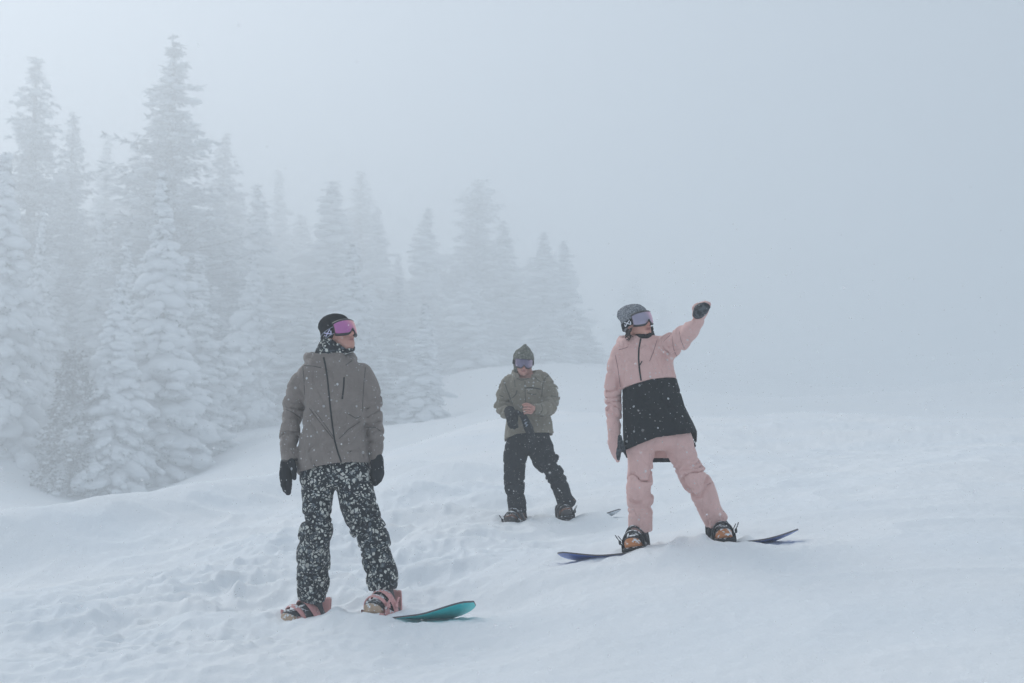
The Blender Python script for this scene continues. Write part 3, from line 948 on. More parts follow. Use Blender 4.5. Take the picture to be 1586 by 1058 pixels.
def surface_nets(d, F):
    s = d < 0
    nx, ny, nz = d.shape
    c = np.zeros((nx - 1, ny - 1, nz - 1), np.uint8)
    for i in (0, 1):
        for j in (0, 1):
            for k in (0, 1):
                c += s[i:nx - 1 + i, j:ny - 1 + j, k:nz - 1 + k]
    act = np.argwhere((c > 0) & (c < 8))
    vid = np.full(c.shape, -1, np.int32)
    vid[act[:, 0], act[:, 1], act[:, 2]] = np.arange(len(act))
    acc = np.zeros((len(act), 3)); cnt = np.zeros(len(act))
    def corner(o): return d[act[:, 0] + o[0], act[:, 1] + o[1], act[:, 2] + o[2]]
    for a in range(3):
        b, e = (a + 1) % 3, (a + 2) % 3
        for i in (0, 1):
            for j in (0, 1):
                o0 = [0, 0, 0]; o0[b] = i; o0[e] = j
                o1 = list(o0); o1[a] = 1
                v0, v1 = corner(o0), corner(o1)
                m = (v0 < 0) != (v1 < 0)
                t = np.where(m, v0 / np.where(m, v0 - v1, 1), 0)
                pt = np.array(o0, float)[None].repeat(len(act), 0)
                pt[:, a] = t
                acc[m] += pt[m]; cnt[m] += 1
    verts = (act + acc / np.maximum(cnt, 1)[:, None]) * F.h + F.lo
    faces = []
    for a in range(3):
        b, e = (a + 1) % 3, (a + 2) % 3
        sl0 = [slice(1, -1)] * 3; sl1 = [slice(1, -1)] * 3
        sl0[a] = slice(0, -1); sl1[a] = slice(1, None)
        s0, s1 = s[tuple(sl0)], s[tuple(sl1)]
        ed = np.argwhere(s0 != s1)
        if not len(ed): continue
        inside0 = s0[ed[:, 0], ed[:, 1], ed[:, 2]]
        g = ed.copy(); g[:, b] += 1; g[:, e] += 1
        def cell(db, de):
            q = g.copy(); q[:, b] -= db; q[:, e] -= de
            return vid[q[:, 0], q[:, 1], q[:, 2]]
        q = np.stack([cell(1, 1), cell(0, 1), cell(0, 0), cell(1, 0)], 1)
        q[~inside0] = q[~inside0][:, ::-1]
        faces.append(q)
    faces = np.concatenate(faces)
    # light relaxation takes the grid's staircase out
    nv = len(verts)
    for lam in (0.5, -0.35, 0.5):
        sm = np.zeros((nv, 3)); ct = np.zeros(nv)
        for k in range(4):
            a_, b_ = faces[:, k], faces[:, (k + 1) % 4]
            for ax in range(3):
                sm[:, ax] += np.bincount(a_, verts[b_, ax], nv) + np.bincount(b_, verts[a_, ax], nv)
            ct += np.bincount(a_, minlength=nv) + np.bincount(b_, minlength=nv)
        verts = verts + lam * (sm / np.maximum(ct, 1)[:, None] - verts)
    return verts, faces

def solid(name, d, F, mat, parent):
    v, f = surface_nets(d, F)
    return mesh_obj(name, v, f, M[mat] if isinstance(mat, str) else mat, parent)

def bvh_of(*objs):
    V, Fc, n = [], [], 0
    for o in objs:
        me = o.data
        V += [tuple(v.co) for v in me.vertices]
        Fc += [tuple(i + n for i in p.vertices) for p in me.polygons]
        n += len(me.vertices)
    return BVHTree.FromPolygons(V, Fc)

class Figure:
    """a person: pixel readings of the photograph become metres at the person's own distance"""
    def __init__(s, D, foot_px, label):
        s.D = D
        s.o = at(*foot_px, D)
        s.root = empty('person', s.o, label, 'person')
        s.mpp = D / FPX
    def q(s, px, py, dy=0.0): return at(px, py, s.D + dy) - s.o
    def z(s, py): return float(s.q(0, py)[2])
    def limb(s, rows):
        """rows of px, py, radius px, dy"""
        return [(*s.q(r[0], r[1], r[3]), r[2] * s.mpp) for r in rows]
    def rows(s, rows):
        """rows of py, centre px, half width px, centre dy, half depth m"""
        out = []
        for py, cx, hw, cy, hd in rows:
            p = s.q(cx, py, cy)
            out.append((p[2], p[0], p[1], hw * s.mpp, hd))
        return out
    def hit(s, bvh, px, py):
        d = Vector(ray(px, py)).normalized()
        loc, nor, _, _ = bvh.ray_cast(Vector(-s.o), d)
        return loc, nor
    def ribbon(s, name, bvh, line, width, mat, parent, lift=0.003, taper=True, close=False):
        """a strip sewn onto a surface along a pixel line"""
        pts = []
        line = np.asarray(line, float)
        if close: line = np.r_[line, line[:1]]
        for i in range(len(line) - 1):
            n = max(2, int(np.linalg.norm(line[i + 1] - line[i]) / 1.2))
            for t in np.arange(n) / n: pts.append(line[i] + (line[i + 1] - line[i]) * t)
        pts.append(line[-1])
        L, N = [], []
        for p in pts:
            l, n = s.hit(bvh, *p)
            if l is None: continue
            if L and (l - L[-1]).length > 0.09: continue
            L.append(l); N.append(n)
        if len(L) < 2: return None
        k = len(L)
        L2 = [sum((L[max(0, min(k - 1, i + j))] for j in (-1, 0, 1)), Vector()) / 3 for i in range(k)]
        vs, fs = [], []
        for i in range(k):
            t = (L2[min(i + 1, k - 1)] - L2[max(i - 1, 0)]).normalized()
            n = N[i]
            sd = t.cross(n)
            if sd.length < 1e-6: sd = Vector((1, 0, 0))
            sd.normalize()
            w = width / 2
            for a, hgt in ((-1, -0.004), (-0.85, lift), (0.85, lift), (1, -0.004)):
                vs.append(L2[i] + sd * (a * w) + n * hgt)
        for i in range(k - 1):
            for j in range(3):
                fs.append((i * 4 + j, i * 4 + j + 1, i * 4 + j + 5, i * 4 + j + 4))
        return mesh_obj(name, np.array([tuple(v) for v in vs]), np.array(fs), M[mat], parent)

# ------------------------------------------------------------------ heads, goggles, hats (head frame: x right hand, y forward, z up)
def head_frame(yaw, pitch, roll):
    """yaw turns from facing the camera towards picture right; roll leans the crown to picture left"""
    f = Vector((math.sin(yaw) * math.cos(pitch), -math.cos(yaw) * math.cos(pitch), math.sin(pitch)))
    up = Vector((0, 0, 1))
    r = f.cross(up).normalized()
    u = r.cross(f).normalized()
    # roll about f
    r2 = r * math.cos(roll) - u * math.sin(roll)
    u2 = u * math.cos(roll) + r * math.sin(roll)
    return np.array([r2, f, u2]).T          # columns

def head_d(F, c, R, k=1.0):
    def L(x, y, z): return np.asarray(c) + R @ np.array((x, y, z)) * k
    e = lambda x, y, z, a, b, cc: ell_d(F, L(x, y, z), (a * k, b * k, cc * k), R)
    d = e(0, -0.012, 0.035, 0.076, 0.096, 0.086)                  # skull
    d = smin(d, e(0, 0.030, -0.035, 0.060, 0.066, 0.078), 0.04)   # face
    d = smin(d, e(0, 0.058, -0.088, 0.036, 0.036, 0.030), 0.035)  # chin and jaw
    for sx in (-1, 1):
        d = smin(d, e(sx * 0.042, 0.058, -0.018, 0.022, 0.024, 0.022), 0.02)      # cheekbone
        d = smin(d, e(sx * 0.079, -0.012, -0.008, 0.008, 0.020, 0.032), 0.008)    # ear
        d = np.maximum(d, -e(sx * 0.031, 0.103, 0.014, 0.017, 0.014, 0.011))      # eye socket
    d = smin(d, e(0, 0.090, 0.030, 0.050, 0.014, 0.012), 0.015)   # brow
    n, _ = tube_d(F, [(*L(0, 0.088, 0.018), 0.009 * k), (*L(0, 0.106, -0.012), 0.010 * k), (*L(0, 0.112, -0.026), 0.013 * k)], sub=1)
    d = smin(d, n, 0.008)
    for sx in (-1, 1): d = smin(d, e(sx * 0.012, 0.098, -0.030, 0.008, 0.010, 0.008), 0.006)
    d = smin(d, e(0, 0.092, -0.056, 0.026, 0.011, 0.0065), 0.004)                 # upper lip
    d = smin(d, e(0, 0.090, -0.069, 0.023, 0.011, 0.007), 0.004)                  # lower lip
    return d

def skin_tone(o, c, R, k, base=(0.50, 0.27, 0.215), lip=(0.42, 0.15, 0.14), stubble=0.0):
    me = o.data
    n = len(me.vertices)
    co = np.empty(n * 3, np.float32); me.vertices.foreach_get('co', co); co = co.reshape(-1, 3)
    p = (co - np.asarray(c)) @ R / k
    col = np.tile(np.array((*base, 1.0), np.float32), (n, 1))
    def blend(m, c2):
        col[:, :3] = col[:, :3] * (1 - m[:, None]) + np.array(c2) * m[:, None]
    cheek = np.exp(-(((np.abs(p[:, 0]) - 0.045) / 0.022) ** 2 + ((p[:, 2] + 0.025) / 0.025) ** 2)) * (p[:, 1] > 0.02)
    blend(cheek * 0.5, (0.50, 0.19, 0.17))
    nose = np.exp(-((p[:, 0] / 0.016) ** 2 + ((p[:, 2] + 0.022) / 0.018) ** 2)) * (p[:, 1] > 0.085)
    blend(nose * 0.6, (0.50, 0.19, 0.17))
    if stubble:
        st = ((p[:, 2] < -0.038) & (p[:, 1] > -0.02)) * 1.0
        blend(st * stubble, (0.20, 0.11, 0.09))
    lips = np.exp(-((p[:, 0] / 0.022) ** 4 + ((p[:, 2] + 0.0625) / 0.0115) ** 4)) * (p[:, 1] > 0.07)
    blend(lips * 0.9, lip)
    line = np.exp(-((p[:, 0] / 0.024) ** 4 + ((p[:, 2] + 0.0625) / 0.003) ** 2)) * (p[:, 1] > 0.07)
    blend(line * 0.8, (0.12, 0.04, 0.04))
    ca = me.color_attributes.new('tone', 'FLOAT_COLOR', 'POINT')
    ca.data.foreach_set('color', col.ravel())

def goggles(fig, c, R, k, lens_mat, strap_mat, logo_mat, hat_r=(0.090, 0.110), dual=False, strap_drop=0.0, wide=0.062, tall=1.0, piping=None, mark_at=100):
    """wrap-round goggle: lens, rim, strap with its mark"""
    root_parent = fig.root
    def W(p): return np.asarray(c) + (R @ (np.asarray(p).T)).T * k
    na, nz = 33, 15
    half = math.radians(62)
    AX, AY = 0.094, 0.118
    def edge(a):
        s = a / half
        top = 0.052 * (1 - 0.22 * abs(s) ** 4) * tall
        bot = -0.036 * (1 - 0.35 * abs(s) ** 5) * tall + 0.040 * math.exp(-(a / 0.17) ** 2) * 0.75
        return bot + 0.008, top + 0.008
    def surf(a, z, off=0.0):
        bulge = 0.010 * (1 - ((z - 0.010) / 0.05) ** 2)
        return ((AX + off) * math.sin(a), 0.002 + (AY + off + bulge) * math.cos(a) - 0.010, z)
    A = np.linspace(-half, half, na)
    vs, fs = [], []
    for a in A:
        b, t = edge(a)
        for j in range(nz): vs.append(surf(a, b + (t - b) * j / (nz - 1), 0.004))
    for i in range(na - 1):
        for j in range(nz - 1):
            fs.append((i * nz + j, (i + 1) * nz + j, (i + 1) * nz + j + 1, i * nz + j + 1))
    g = mesh_obj('goggles', W(vs), np.array(fs), M[lens_mat], root_parent)
    g.name = 'goggle_lens'
    md = g.modifiers.new('thickness', 'SOLIDIFY'); md.thickness = 0.003; md.offset = -1
    # rim: closed tube round the lens outline, and the foam shroud back to the face
    loop = [(a, edge(a)[0]) for a in A] + [(half, edge(half)[0] + (edge(half)[1] - edge(half)[0]) * j / 5) for j in range(1, 5)] \
        + [(a, edge(a)[1]) for a in A[::-1]] + [(-half, edge(half)[1] + (edge(half)[0] - edge(half)[1]) * j / 5) for j in range(1, 5)]
    m = len(loop)
    zc = 0.012
    prof = [(0.007, 0.0045), (0.0085, -0.004), (0.003, -0.012), (-0.022, -0.006), (-0.024, 0.003), (0.004, 0.0035)]
    vs, fs = [], []
    for a, z in loop:
        for off, grow in prof:
            sgn = 1 if z > zc else -1
            vs.append(surf(a * (1 - grow * 3.0 * (abs(a) / half) ** 6), z - sgn * grow * 0.9, off))
    np_ = len(prof)
    for i in range(m):
        for j in range(np_):
            fs.append((i * np_ + j, ((i + 1) % m) * np_ + j, ((i + 1) % m) * np_ + (j + 1) % np_, i * np_ + (j + 1) % np_))
    mesh_obj('goggle_frame', W(vs), np.array(fs)[:, ::-1], M['frame'], root_parent)
    if dual:
        vs = []
        for j in range(9):
            b, t = edge(0.0)
            z = b + (t - b) * j / 8
            for a, off in ((-0.045, 0.003), (-0.03, 0.009), (0.03, 0.009), (0.045, 0.003)): vs.append(surf(a, z, off))
        fs = [(j * 4 + i, j * 4 + i + 1, j * 4 + i + 5, j * 4 + i + 4) for j in range(8) for i in range(3)]
        mesh_obj('goggle_bridge', W(vs), np.array(fs), M['frame'], root_parent)
    # strap round the back of the hat
    vs, fs = [], []
    B = np.linspace(half * 0.98, 2 * math.pi - half * 0.98, 54)
    prof = [(-0.021, -0.003), (-0.021, 0.0035), (0.021, 0.0035), (0.021, -0.003)]
    def band(a, z, off):
        w = min(1, (abs(math.pi - a) - 0) / (math.pi - half))            # 1 at the lens, 0 at the back
        rx, ry = hat_r
        e = w ** 8
        rx, ry = rx * (1 - e) + AX * e, ry * (1 - e) + (AY - 0.004) * e
        return ((rx + off) * math.sin(a), -0.008 + (ry + off) * math.cos(a), z + 0.012 - strap_drop * (1 - w))
    for a in B:
        for z, off in prof: vs.append(band(a, z, off + 0.004))
    for i in range(len(B) - 1):
        for j in range(4):
            fs.append((i * 4 + j, i * 4 + (j + 1) % 4, (i + 1) * 4 + (j + 1) % 4, (i + 1) * 4 + j))
    st = mesh_obj('goggle_strap', W(vs), np.array(fs), M[strap_mat], root_parent)
    if piping:
        for ze in (-0.021, 0.021):
            pts = W([band(a, ze, 0.0085) for a in B])
            tv, tf = tube_mesh(pts, [0.0022] * len(pts), 5)
            mesh_obj('strap_piping', tv, tf, M[piping], st)
    # the mark on the strap: two strokes crossing, feet kicked out
    a0 = math.radians(mark_at)
    def stroke(pl, w=0.0030):
        pl = [(a * 1.15, b * 1.15) for a, b in pl]
        vs, fs = [], []
        for (s, z) in pl: 
            vs.append((s, z))
        vs = np.array(vs)
        out = []
        for i in range(len(vs)):
            t = vs[min(i + 1, len(vs) - 1)] - vs[max(i - 1, 0)]
            t = t / np.linalg.norm(t)
            nrm = np.array((-t[1], t[0]))
            for sg in (-1, 1):
                p = vs[i] + nrm * w * sg
                for off in (0.006, 0.0102): out.append(band(a0 + p[0] / 0.10, p[1], off))
        k = len(vs)
        for i in range(k - 1):
            o, e = i * 4, (i + 1) * 4
            fs += [(o + 1, e + 1, e + 3, o + 3), (o, o + 1, e + 1, e)[::-1], (o + 2, o + 3, e + 3, e + 2)]
        return np.array(out), fs
    for pl in ([(-0.020, -0.015), (-0.004, -0.003), (0.020, 0.015)], [(-0.018, 0.013), (-0.004, 0.004), (0.006, -0.004), (0.019, -0.013)], [(-0.021, 0.004), (-0.020, -0.015)], [(0.021, 0.002), (0.019, -0.013)] ):
        v, f = stroke(pl)
        mesh_obj('strap_mark', W(v), f, M[logo_mat], st, False)

def hat_shell(F, c, R, k, grow, cut, tilt=0.0, crown=0.0, slouch=(0, 0, 0), fold=0.0, seed=1):
    """knitted cap: skull shape grown outwards and cut off at a brim line"""
    def L(x, y, z): return np.asarray(c) + R @ np.array((x, y, z)) * k
    d = ell_d(F, L(0, -0.012, 0.038), ((0.080 + grow) * k, (0.099 + grow) * k, (0.090 + grow + crown) * k), R)
    d = smin(d, ell_d(F, L(slouch[0], -0.05 + slouch[1], 0.085 + slouch[2]), (0.060 * k, 0.066 * k, 0.045 * k), R), 0.05)
    d = smin(d, ell_d(F, L(0, -0.02, 0.0), ((0.081 + grow) * k, (0.096 + grow) * k, 0.06 * k), R), 0.03)
    n = R @ np.array((0, math.sin(tilt), math.cos(tilt)))
    pc = L(0, 0, cut)
    pl = (F.X - pc[0]) * n[0] + (F.Y - pc[1]) * n[1] + (F.Z - pc[2]) * n[2]
    d = near_add(d, F, cloth_noise(seed, 0.003, (18, 18, 18)), 0.02)
    if fold: d = d - 0.006 * np.exp(-((pl - fold * 0.5) / (fold * 0.45)) ** 6) 
    return np.maximum(d, -pl)

def fold_fn(arc, centres, width, amp, seed, freq=24):
    """bunched cloth rings where a limb bends"""
    def fn(x, y, z, idx):
        a = arc[idx]
        env = sum(np.exp(-((a - c) / width) ** 2) for c in centres)
        n = noise3(x * 5 + a * 2, y * 5, a * freq + 1.5 * noise3(x * 9, y * 9, z * 9, seed + 5), seed)
        return amp * env * (np.exp(-(n / 0.22) ** 2) * 1.3 - 0.45)
    return fn

def trouser(fig, name, legs, pelvis, mat, parent, seed, folds, bounds, amp=0.012, ky=1.02, h=0.007):
    F = Field(*bounds, h)
    d = loft_d(F, fig.rows(pelvis), 2.2)
    for i, (leg, fc) in enumerate(zip(legs, folds)):
        p = fig.limb(leg)
        t, arc = tube_d(F, p, ky, 3, flat1=True)
        t = near_add(t, F, fold_fn(arc, fc, 0.10, amp, seed + i * 7), 0.035)
        # legs part cleanly below the crotch
        d = smin(d, t, 0.02)
    d = near_add(d, F, cloth_noise(seed + 50, 0.006, (8, 8, 5)))
    return solid(name, d, F, mat, parent)

def bounds_of(fig, x0, x1, y0, y1, dy0, dy1):
    a, b = fig.q(x0, y1, 0), fig.q(x1, y0, 0)
    return (a[0], dy0, a[2]), (b[0], dy1, b[2])

def body(fig, c, R, k, torso, arms, legs, tone, hand=None, stubble=0.0):
    """the wearer: one skin mesh, fine where it shows"""
    V, Fc, n = [], [], 0
    pts = np.array([p[:3] for l in arms + legs for p in fig.limb(l)] + [np.asarray(c)])
    F = Field(pts.min(0) - 0.16, pts.max(0) + 0.16, 0.012)
    d = loft_d(F, [(z, x, y, a * 0.68, b * 0.62) for z, x, y, a, b in fig.rows(torso)])
    for l in arms: d = smin(d, tube_d(F, [(x, y, z, r * 0.55) for x, y, z, r in fig.limb(l)])[0], 0.03)
    for l in legs: d = smin(d, tube_d(F, [(x, y, z, r * 0.55) for x, y, z, r in fig.limb(l)])[0], 0.04)
    v, f = surface_nets(d, F); V.append(v); Fc.append(f); n += len(v)
    cc = np.asarray(c)
    F = Field(cc - 0.17, cc + 0.17, 0.0045)
    d = head_d(F, c, R, k)
    neck = rows_top(fig, torso)
    nk, _ = tube_d(F, [(*(cc + R @ np.array((0, -0.025, -0.03)) * k), 0.056), (*((cc + neck) / 2), 0.055), (*neck, 0.06)], sub=1)
    d = smin(d, nk, 0.03)
    v, f = surface_nets(d, F); V.append(v); Fc.append(f + n); n += len(v)
    if hand is not None:
        v, f = hand; V.append(v); Fc.append(f + n); n += len(v)
    o = mesh_obj('body', np.concatenate(V), np.concatenate(Fc), M['skin'], fig.root)
    skin_tone(o, c, R, k, tone, stubble=stubble)
    return o

def rows_top(fig, torso):
    r = max(fig.rows(torso))
    return np.array((r[1], r[2], r[0]))

def glove(fig, name, limbs, mat, parent, seed=3, h=0.005, kys=None):
    P = [fig.limb(l) for l in limbs]
    allp = np.array([q for p in P for q in p])
    F = Field(allp[:, :3].min(0) - 0.07, allp[:, :3].max(0) + 0.07, h)
    d = None
    for i, p in enumerate(P):
        t, _ = tube_d(F, p, (kys[i] if kys else 0.8), 2)
        d = t if d is None else smin(d, t, 0.008)
    d = near_add(d, F, cloth_noise(seed, 0.003, (22, 22, 18)), 0.02)
    return solid(name, d, F, mat, parent)

# ------------------------------------------------------------------ boots, bindings, boards (boot frame: x toe, y left, z up)
def boot_meshes():
    F = Field((-0.19, -0.10, -0.03), (0.20, 0.10, 0.34), 0.0055)
    foot, _ = tube_d(F, [(-0.095, 0, 0.062, 0.056), (-0.03, 0, 0.062, 0.058), (0.05, 0, 0.050, 0.054), (0.105, 0, 0.042, 0.048)], 1.02, 2)
    shaft, arc = tube_d(F, [(-0.085, 0, 0.06, 0.058), (-0.078, 0, 0.15, 0.058), (-0.070, 0, 0.25, 0.058), (-0.066, 0, 0.31, 0.058)], 1.0, 2)
    tong, _ = tube_d(F, [(0.045, 0, 0.080, 0.030), (0.000, 0, 0.125, 0.032), (-0.020, 0, 0.16, 0.030)], 1.3, 2)
    d = smin(smin(foot, shaft, 0.05), tong, 0.025)
    def panels(x, y, z, idx):
        g = np.abs(((z * 0.8 - x * 0.55) * 22) % 1 - 0.5)
        lace = np.exp(-((np.abs(y) - 0.026) / 0.006) ** 2) * (x > -0.02)
        return 0.0035 * np.exp(-(g / 0.10) ** 2) * (np.abs(y) < 0.045) - 0.003 * lace + 0.002 * noise3(x * 30, y * 30, z * 30, 8)
    d = near_add(d, F, panels, 0.02)
    d = np.maximum(d, 0.016 - F.Z)
    d = np.maximum(d, F.Z - 0.30)
    up = surface_nets(d, F)
    plan, _ = tube_d(F, [(-0.100, 0, 0.0, 0.056), (-0.03, 0, 0.0, 0.054), (0.06, 0, 0.0, 0.058), (0.105, 0, 0.0, 0.050)], 1.0, 2)
    X, Y = F.X, F.Y
    d2 = None
    for a, b in (((-0.100, 0.058), (-0.03, 0.056)), ((-0.03, 0.056), (0.06, 0.060)), ((0.06, 0.060), (0.108, 0.052))):
        t = np.clip((X - a[0]) / (b[0] - a[0]), 0, 1)
        dd = np.sqrt((X - a[0] - t * (b[0] - a[0])) ** 2 + Y ** 2) - (a[1] + (b[1] - a[1]) * t)
        d2 = dd if d2 is None else np.minimum(d2, dd)
    toe = 0.022 * np.clip((X - 0.055) / 0.11, 0, 1) ** 1.5          # toe spring and rubber toe cap
    zz = F.Z - toe * 0.35
    sole = np.maximum(d2 + 0 * F.Z, np.abs(zz - 0.008 - toe * 0.5) - 0.016 - toe * 0.5)
    lug = near_add(sole.astype(np.float32), F, lambda x, y, z, i: 0.003 * ((np.sin(x * 190) > 0) & (z < 0.0)), 0.02)
    return up, surface_nets(lug, F)
BOOT_UP, BOOT_SOLE = boot_meshes()

def boot(fig, Mtx, up_mat, sole_mat, lean):
    """one boot under its wearer; Mtx takes boot frame to world"""
    up, sole = BOOT_UP, BOOT_SOLE
    def T(v):
        v = v.copy()
        # the shaft leans into the trouser leg and ends inside it
        lz = max(lean[2], 0.10)
        k = np.maximum(v[:, 2] - 0.06, 0)
        top = (lz + 0.05 - 0.06) / 0.24
        v[:, 2] = np.where(k > 0, 0.06 + k * min(1.0, top), v[:, 2])
        k = np.maximum(v[:, 2] - 0.06, 0)
        v[:, 0] += k * np.clip((lean[0] + 0.072) / (lz - 0.05), -0.9, 0.9)
        v[:, 1] += k * np.clip(lean[1] / (lz - 0.05), -0.9, 0.9)
        w = np.c_[v, np.ones(len(v))] @ np.array(Mtx).T
        return w[:, :3] - fig.o
    b = mesh_obj('boot', T(up[0]), up[1], M[up_mat], fig.root)
    mesh_obj('sole', T(sole[0]), sole[1], M[sole_mat], b)
    return b

def strap_mesh(x0, x1, ry, rz, zc, w, a0, a1, thick=0.008, rag=0.0, n=22):
    """curved strap over the foot from angle a0 to a1 (0 = on top)"""
    vs, fs = [], []
    for i in range(n + 1):
        a = a0 + (a1 - a0) * i / n
        x = x0 + (x1 - x0) * math.cos(a)
        for dx, off in ((-w / 2, 0), (-w / 2 * 0.9, thick), (0, thick * 1.25), (w / 2 * 0.9, thick), (w / 2, 0)):
            slope = -0.55 * math.cos(a)
            vs.append((x + dx * math.cos(0.5), (ry + off) * math.sin(a), zc + (rz + off) * math.cos(a) + dx * slope * 0.9))
    for i in range(n):
        for j in range(4): fs.append((i * 5 + j, i * 5 + j + 1, i * 5 + j + 6, i * 5 + j + 5))
    return np.array(vs), np.array(fs)

def binding(parent, Mtx, org, mat, base_mat, side):
    def T(v):
        w = np.c_[np.asarray(v, float), np.ones(len(v))] @ np.array(Mtx).T
        return w[:, :3] - org
    root = None
    # base plate with side rails and heel cup
    vs, fs = [], []
    prof = []
    for i in range(25):
        a = math.pi * (0.5 + i / 24)            # round the heel
        prof.append((-0.105 + 0.062 * math.cos(a) , 0.068 * math.sin(a)))
    path = [(0.105, 0.066), (0.03, 0.068)] + prof + [(0.03, -0.068), (0.105, -0.066)]
    for i, (x, y) in enumerate(path):
        hgt = 0.030 if i < 2 or i > len(path) - 3 else 0.030 + 0.055 * math.sin(math.pi * (i - 2) / (len(path) - 5))
        n = np.array((y * 0 + (x + 0.105 if x < -0.1 else 0), y)); n = n / (np.linalg.norm(n) + 1e-9)
        for (o, z) in ((0.0, -0.022), (0.009, -0.022), (0.009, hgt), (0.0, hgt)):
            vs.append((x + n[0] * o, y + n[1] * o, z))
    for i in range(len(path) - 1):
        for j in range(4): fs.append((i * 4 + j, (i + 1) * 4 + j, (i + 1) * 4 + (j + 1) % 4, i * 4 + (j + 1) % 4))
    b0 = len(vs)
    for z in (-0.024, -0.004):
        for (x, y) in ((-0.16, -0.04), (-0.12, -0.072), (0.11, -0.068), (0.13, -0.05), (0.13, 0.05), (0.11, 0.068), (-0.12, 0.072), (-0.16, 0.04)): vs.append((x, y, z))
    fs2 = [tuple(b0 + i for i in range(7, -1, -1)), tuple(b0 + 8 + i for i in range(8))] + [(b0 + i, b0 + (i + 1) % 8, b0 + 8 + (i + 1) % 8, b0 + 8 + i) for i in range(8)]
    root = mesh_obj('binding', T(vs), fs + fs2, M[base_mat], parent)
    # high back
    vs, fs = [], []
    nu, nv = 13, 10
    for layer in (0, 1):
        for i in range(nv):
            t = i / (nv - 1)
            for j in range(nu):
                s = j / (nu - 1) * 2 - 1
                wid = math.radians(54) * (1 - 0.30 * t ** 2)
                a = math.pi + s * wid
                r = 0.078 + 0.006 * t + 0.008 * layer
                vs.append((-0.082 + r * math.cos(a) + 0.012 * t, r * math.sin(a), 0.05 + 0.15 * t * (1 - 0.10 * s * s)))
    q = nu * nv
    for i in range(nv - 1):
        for j in range(nu - 1):
            a = i * nu + j
            fs += [(a, a + 1, a + nu + 1, a + nu), (q + a, q + a + nu, q + a + nu + 1, q + a + 1)]
    for j in range(nu - 1): fs += [((nv - 1) * nu + j, (nv - 1) * nu + j + 1, q + (nv - 1) * nu + j + 1, q + (nv - 1) * nu + j)]
    for i in range(nv - 1): fs += [(i * nu, (i + 1) * nu, q + (i + 1) * nu, q + i * nu), (i * nu + nu - 1, q + i * nu + nu - 1, q + (i + 1) * nu + nu - 1, (i + 1) * nu + nu - 1)]
    mesh_obj('high_back', T(vs), fs, M[mat], root)
    v, f = strap_mesh(-0.050, 0.030, 0.072, 0.118, 0.035, 0.062, -1.75, 1.75)
    mesh_obj('ankle_strap', T(v), f, M[mat], root)
    v, f = strap_mesh(-0.03, 0.006, 0.071, 0.104, 0.038, 0.024, -1.7, 1.7, 0.011)
    mesh_obj('ankle_strap', T(v), f, M[mat], root)
    v, f = strap_mesh(0.060, 0.112, 0.064, 0.064, 0.034, 0.036, -1.8, 1.8)
    mesh_obj('toe_strap', T(v), f, M[mat], root)
    for x, z, l, tl in ((-0.02, 0.07, 0.040, 0.25), (0.085, 0.045, 0.050, 0.05)):
        # ladder strap end sticking out beside the ratchet
        y = side * 0.078
        pts = [np.array((x, y, z)), np.array((x + 0.01, y + side * 0.018, z + l * 0.5)), np.array((x + 0.02 * tl * 4, y + side * 0.030, z + l))]
        vs, fs = [], []
        for p in pts:
            for dx, dy_ in ((-0.009, -0.003), (0.009, -0.003), (0.009, 0.003), (-0.009, 0.003)): vs.append(p + (dx, dy_, 0))
        for i in range(2):
            for j in range(4): fs.append((i * 4 + j, i * 4 + (j + 1) % 4, (i + 1) * 4 + (j + 1) % 4, (i + 1) * 4 + j))
        fs.append((8, 9, 10, 11))
        mesh_obj('ladder', T(vs), fs, M[mat], root, False)
        vs = [(x + sx * 0.016, y + side * (0.002 + sy * 0.010), z - 0.012 + sz * 0.024) for sz in (0, 1) for sy in (0, 1) for sx in (-1, 1)]
        fs = [(0, 1, 3, 2), (4, 6, 7, 5), (0, 4, 5, 1), (2, 3, 7, 6), (0, 2, 6, 4), (1, 5, 7, 3)]
        mesh_obj('ratchet', T(vs), fs, M[mat], root, False)
    return root

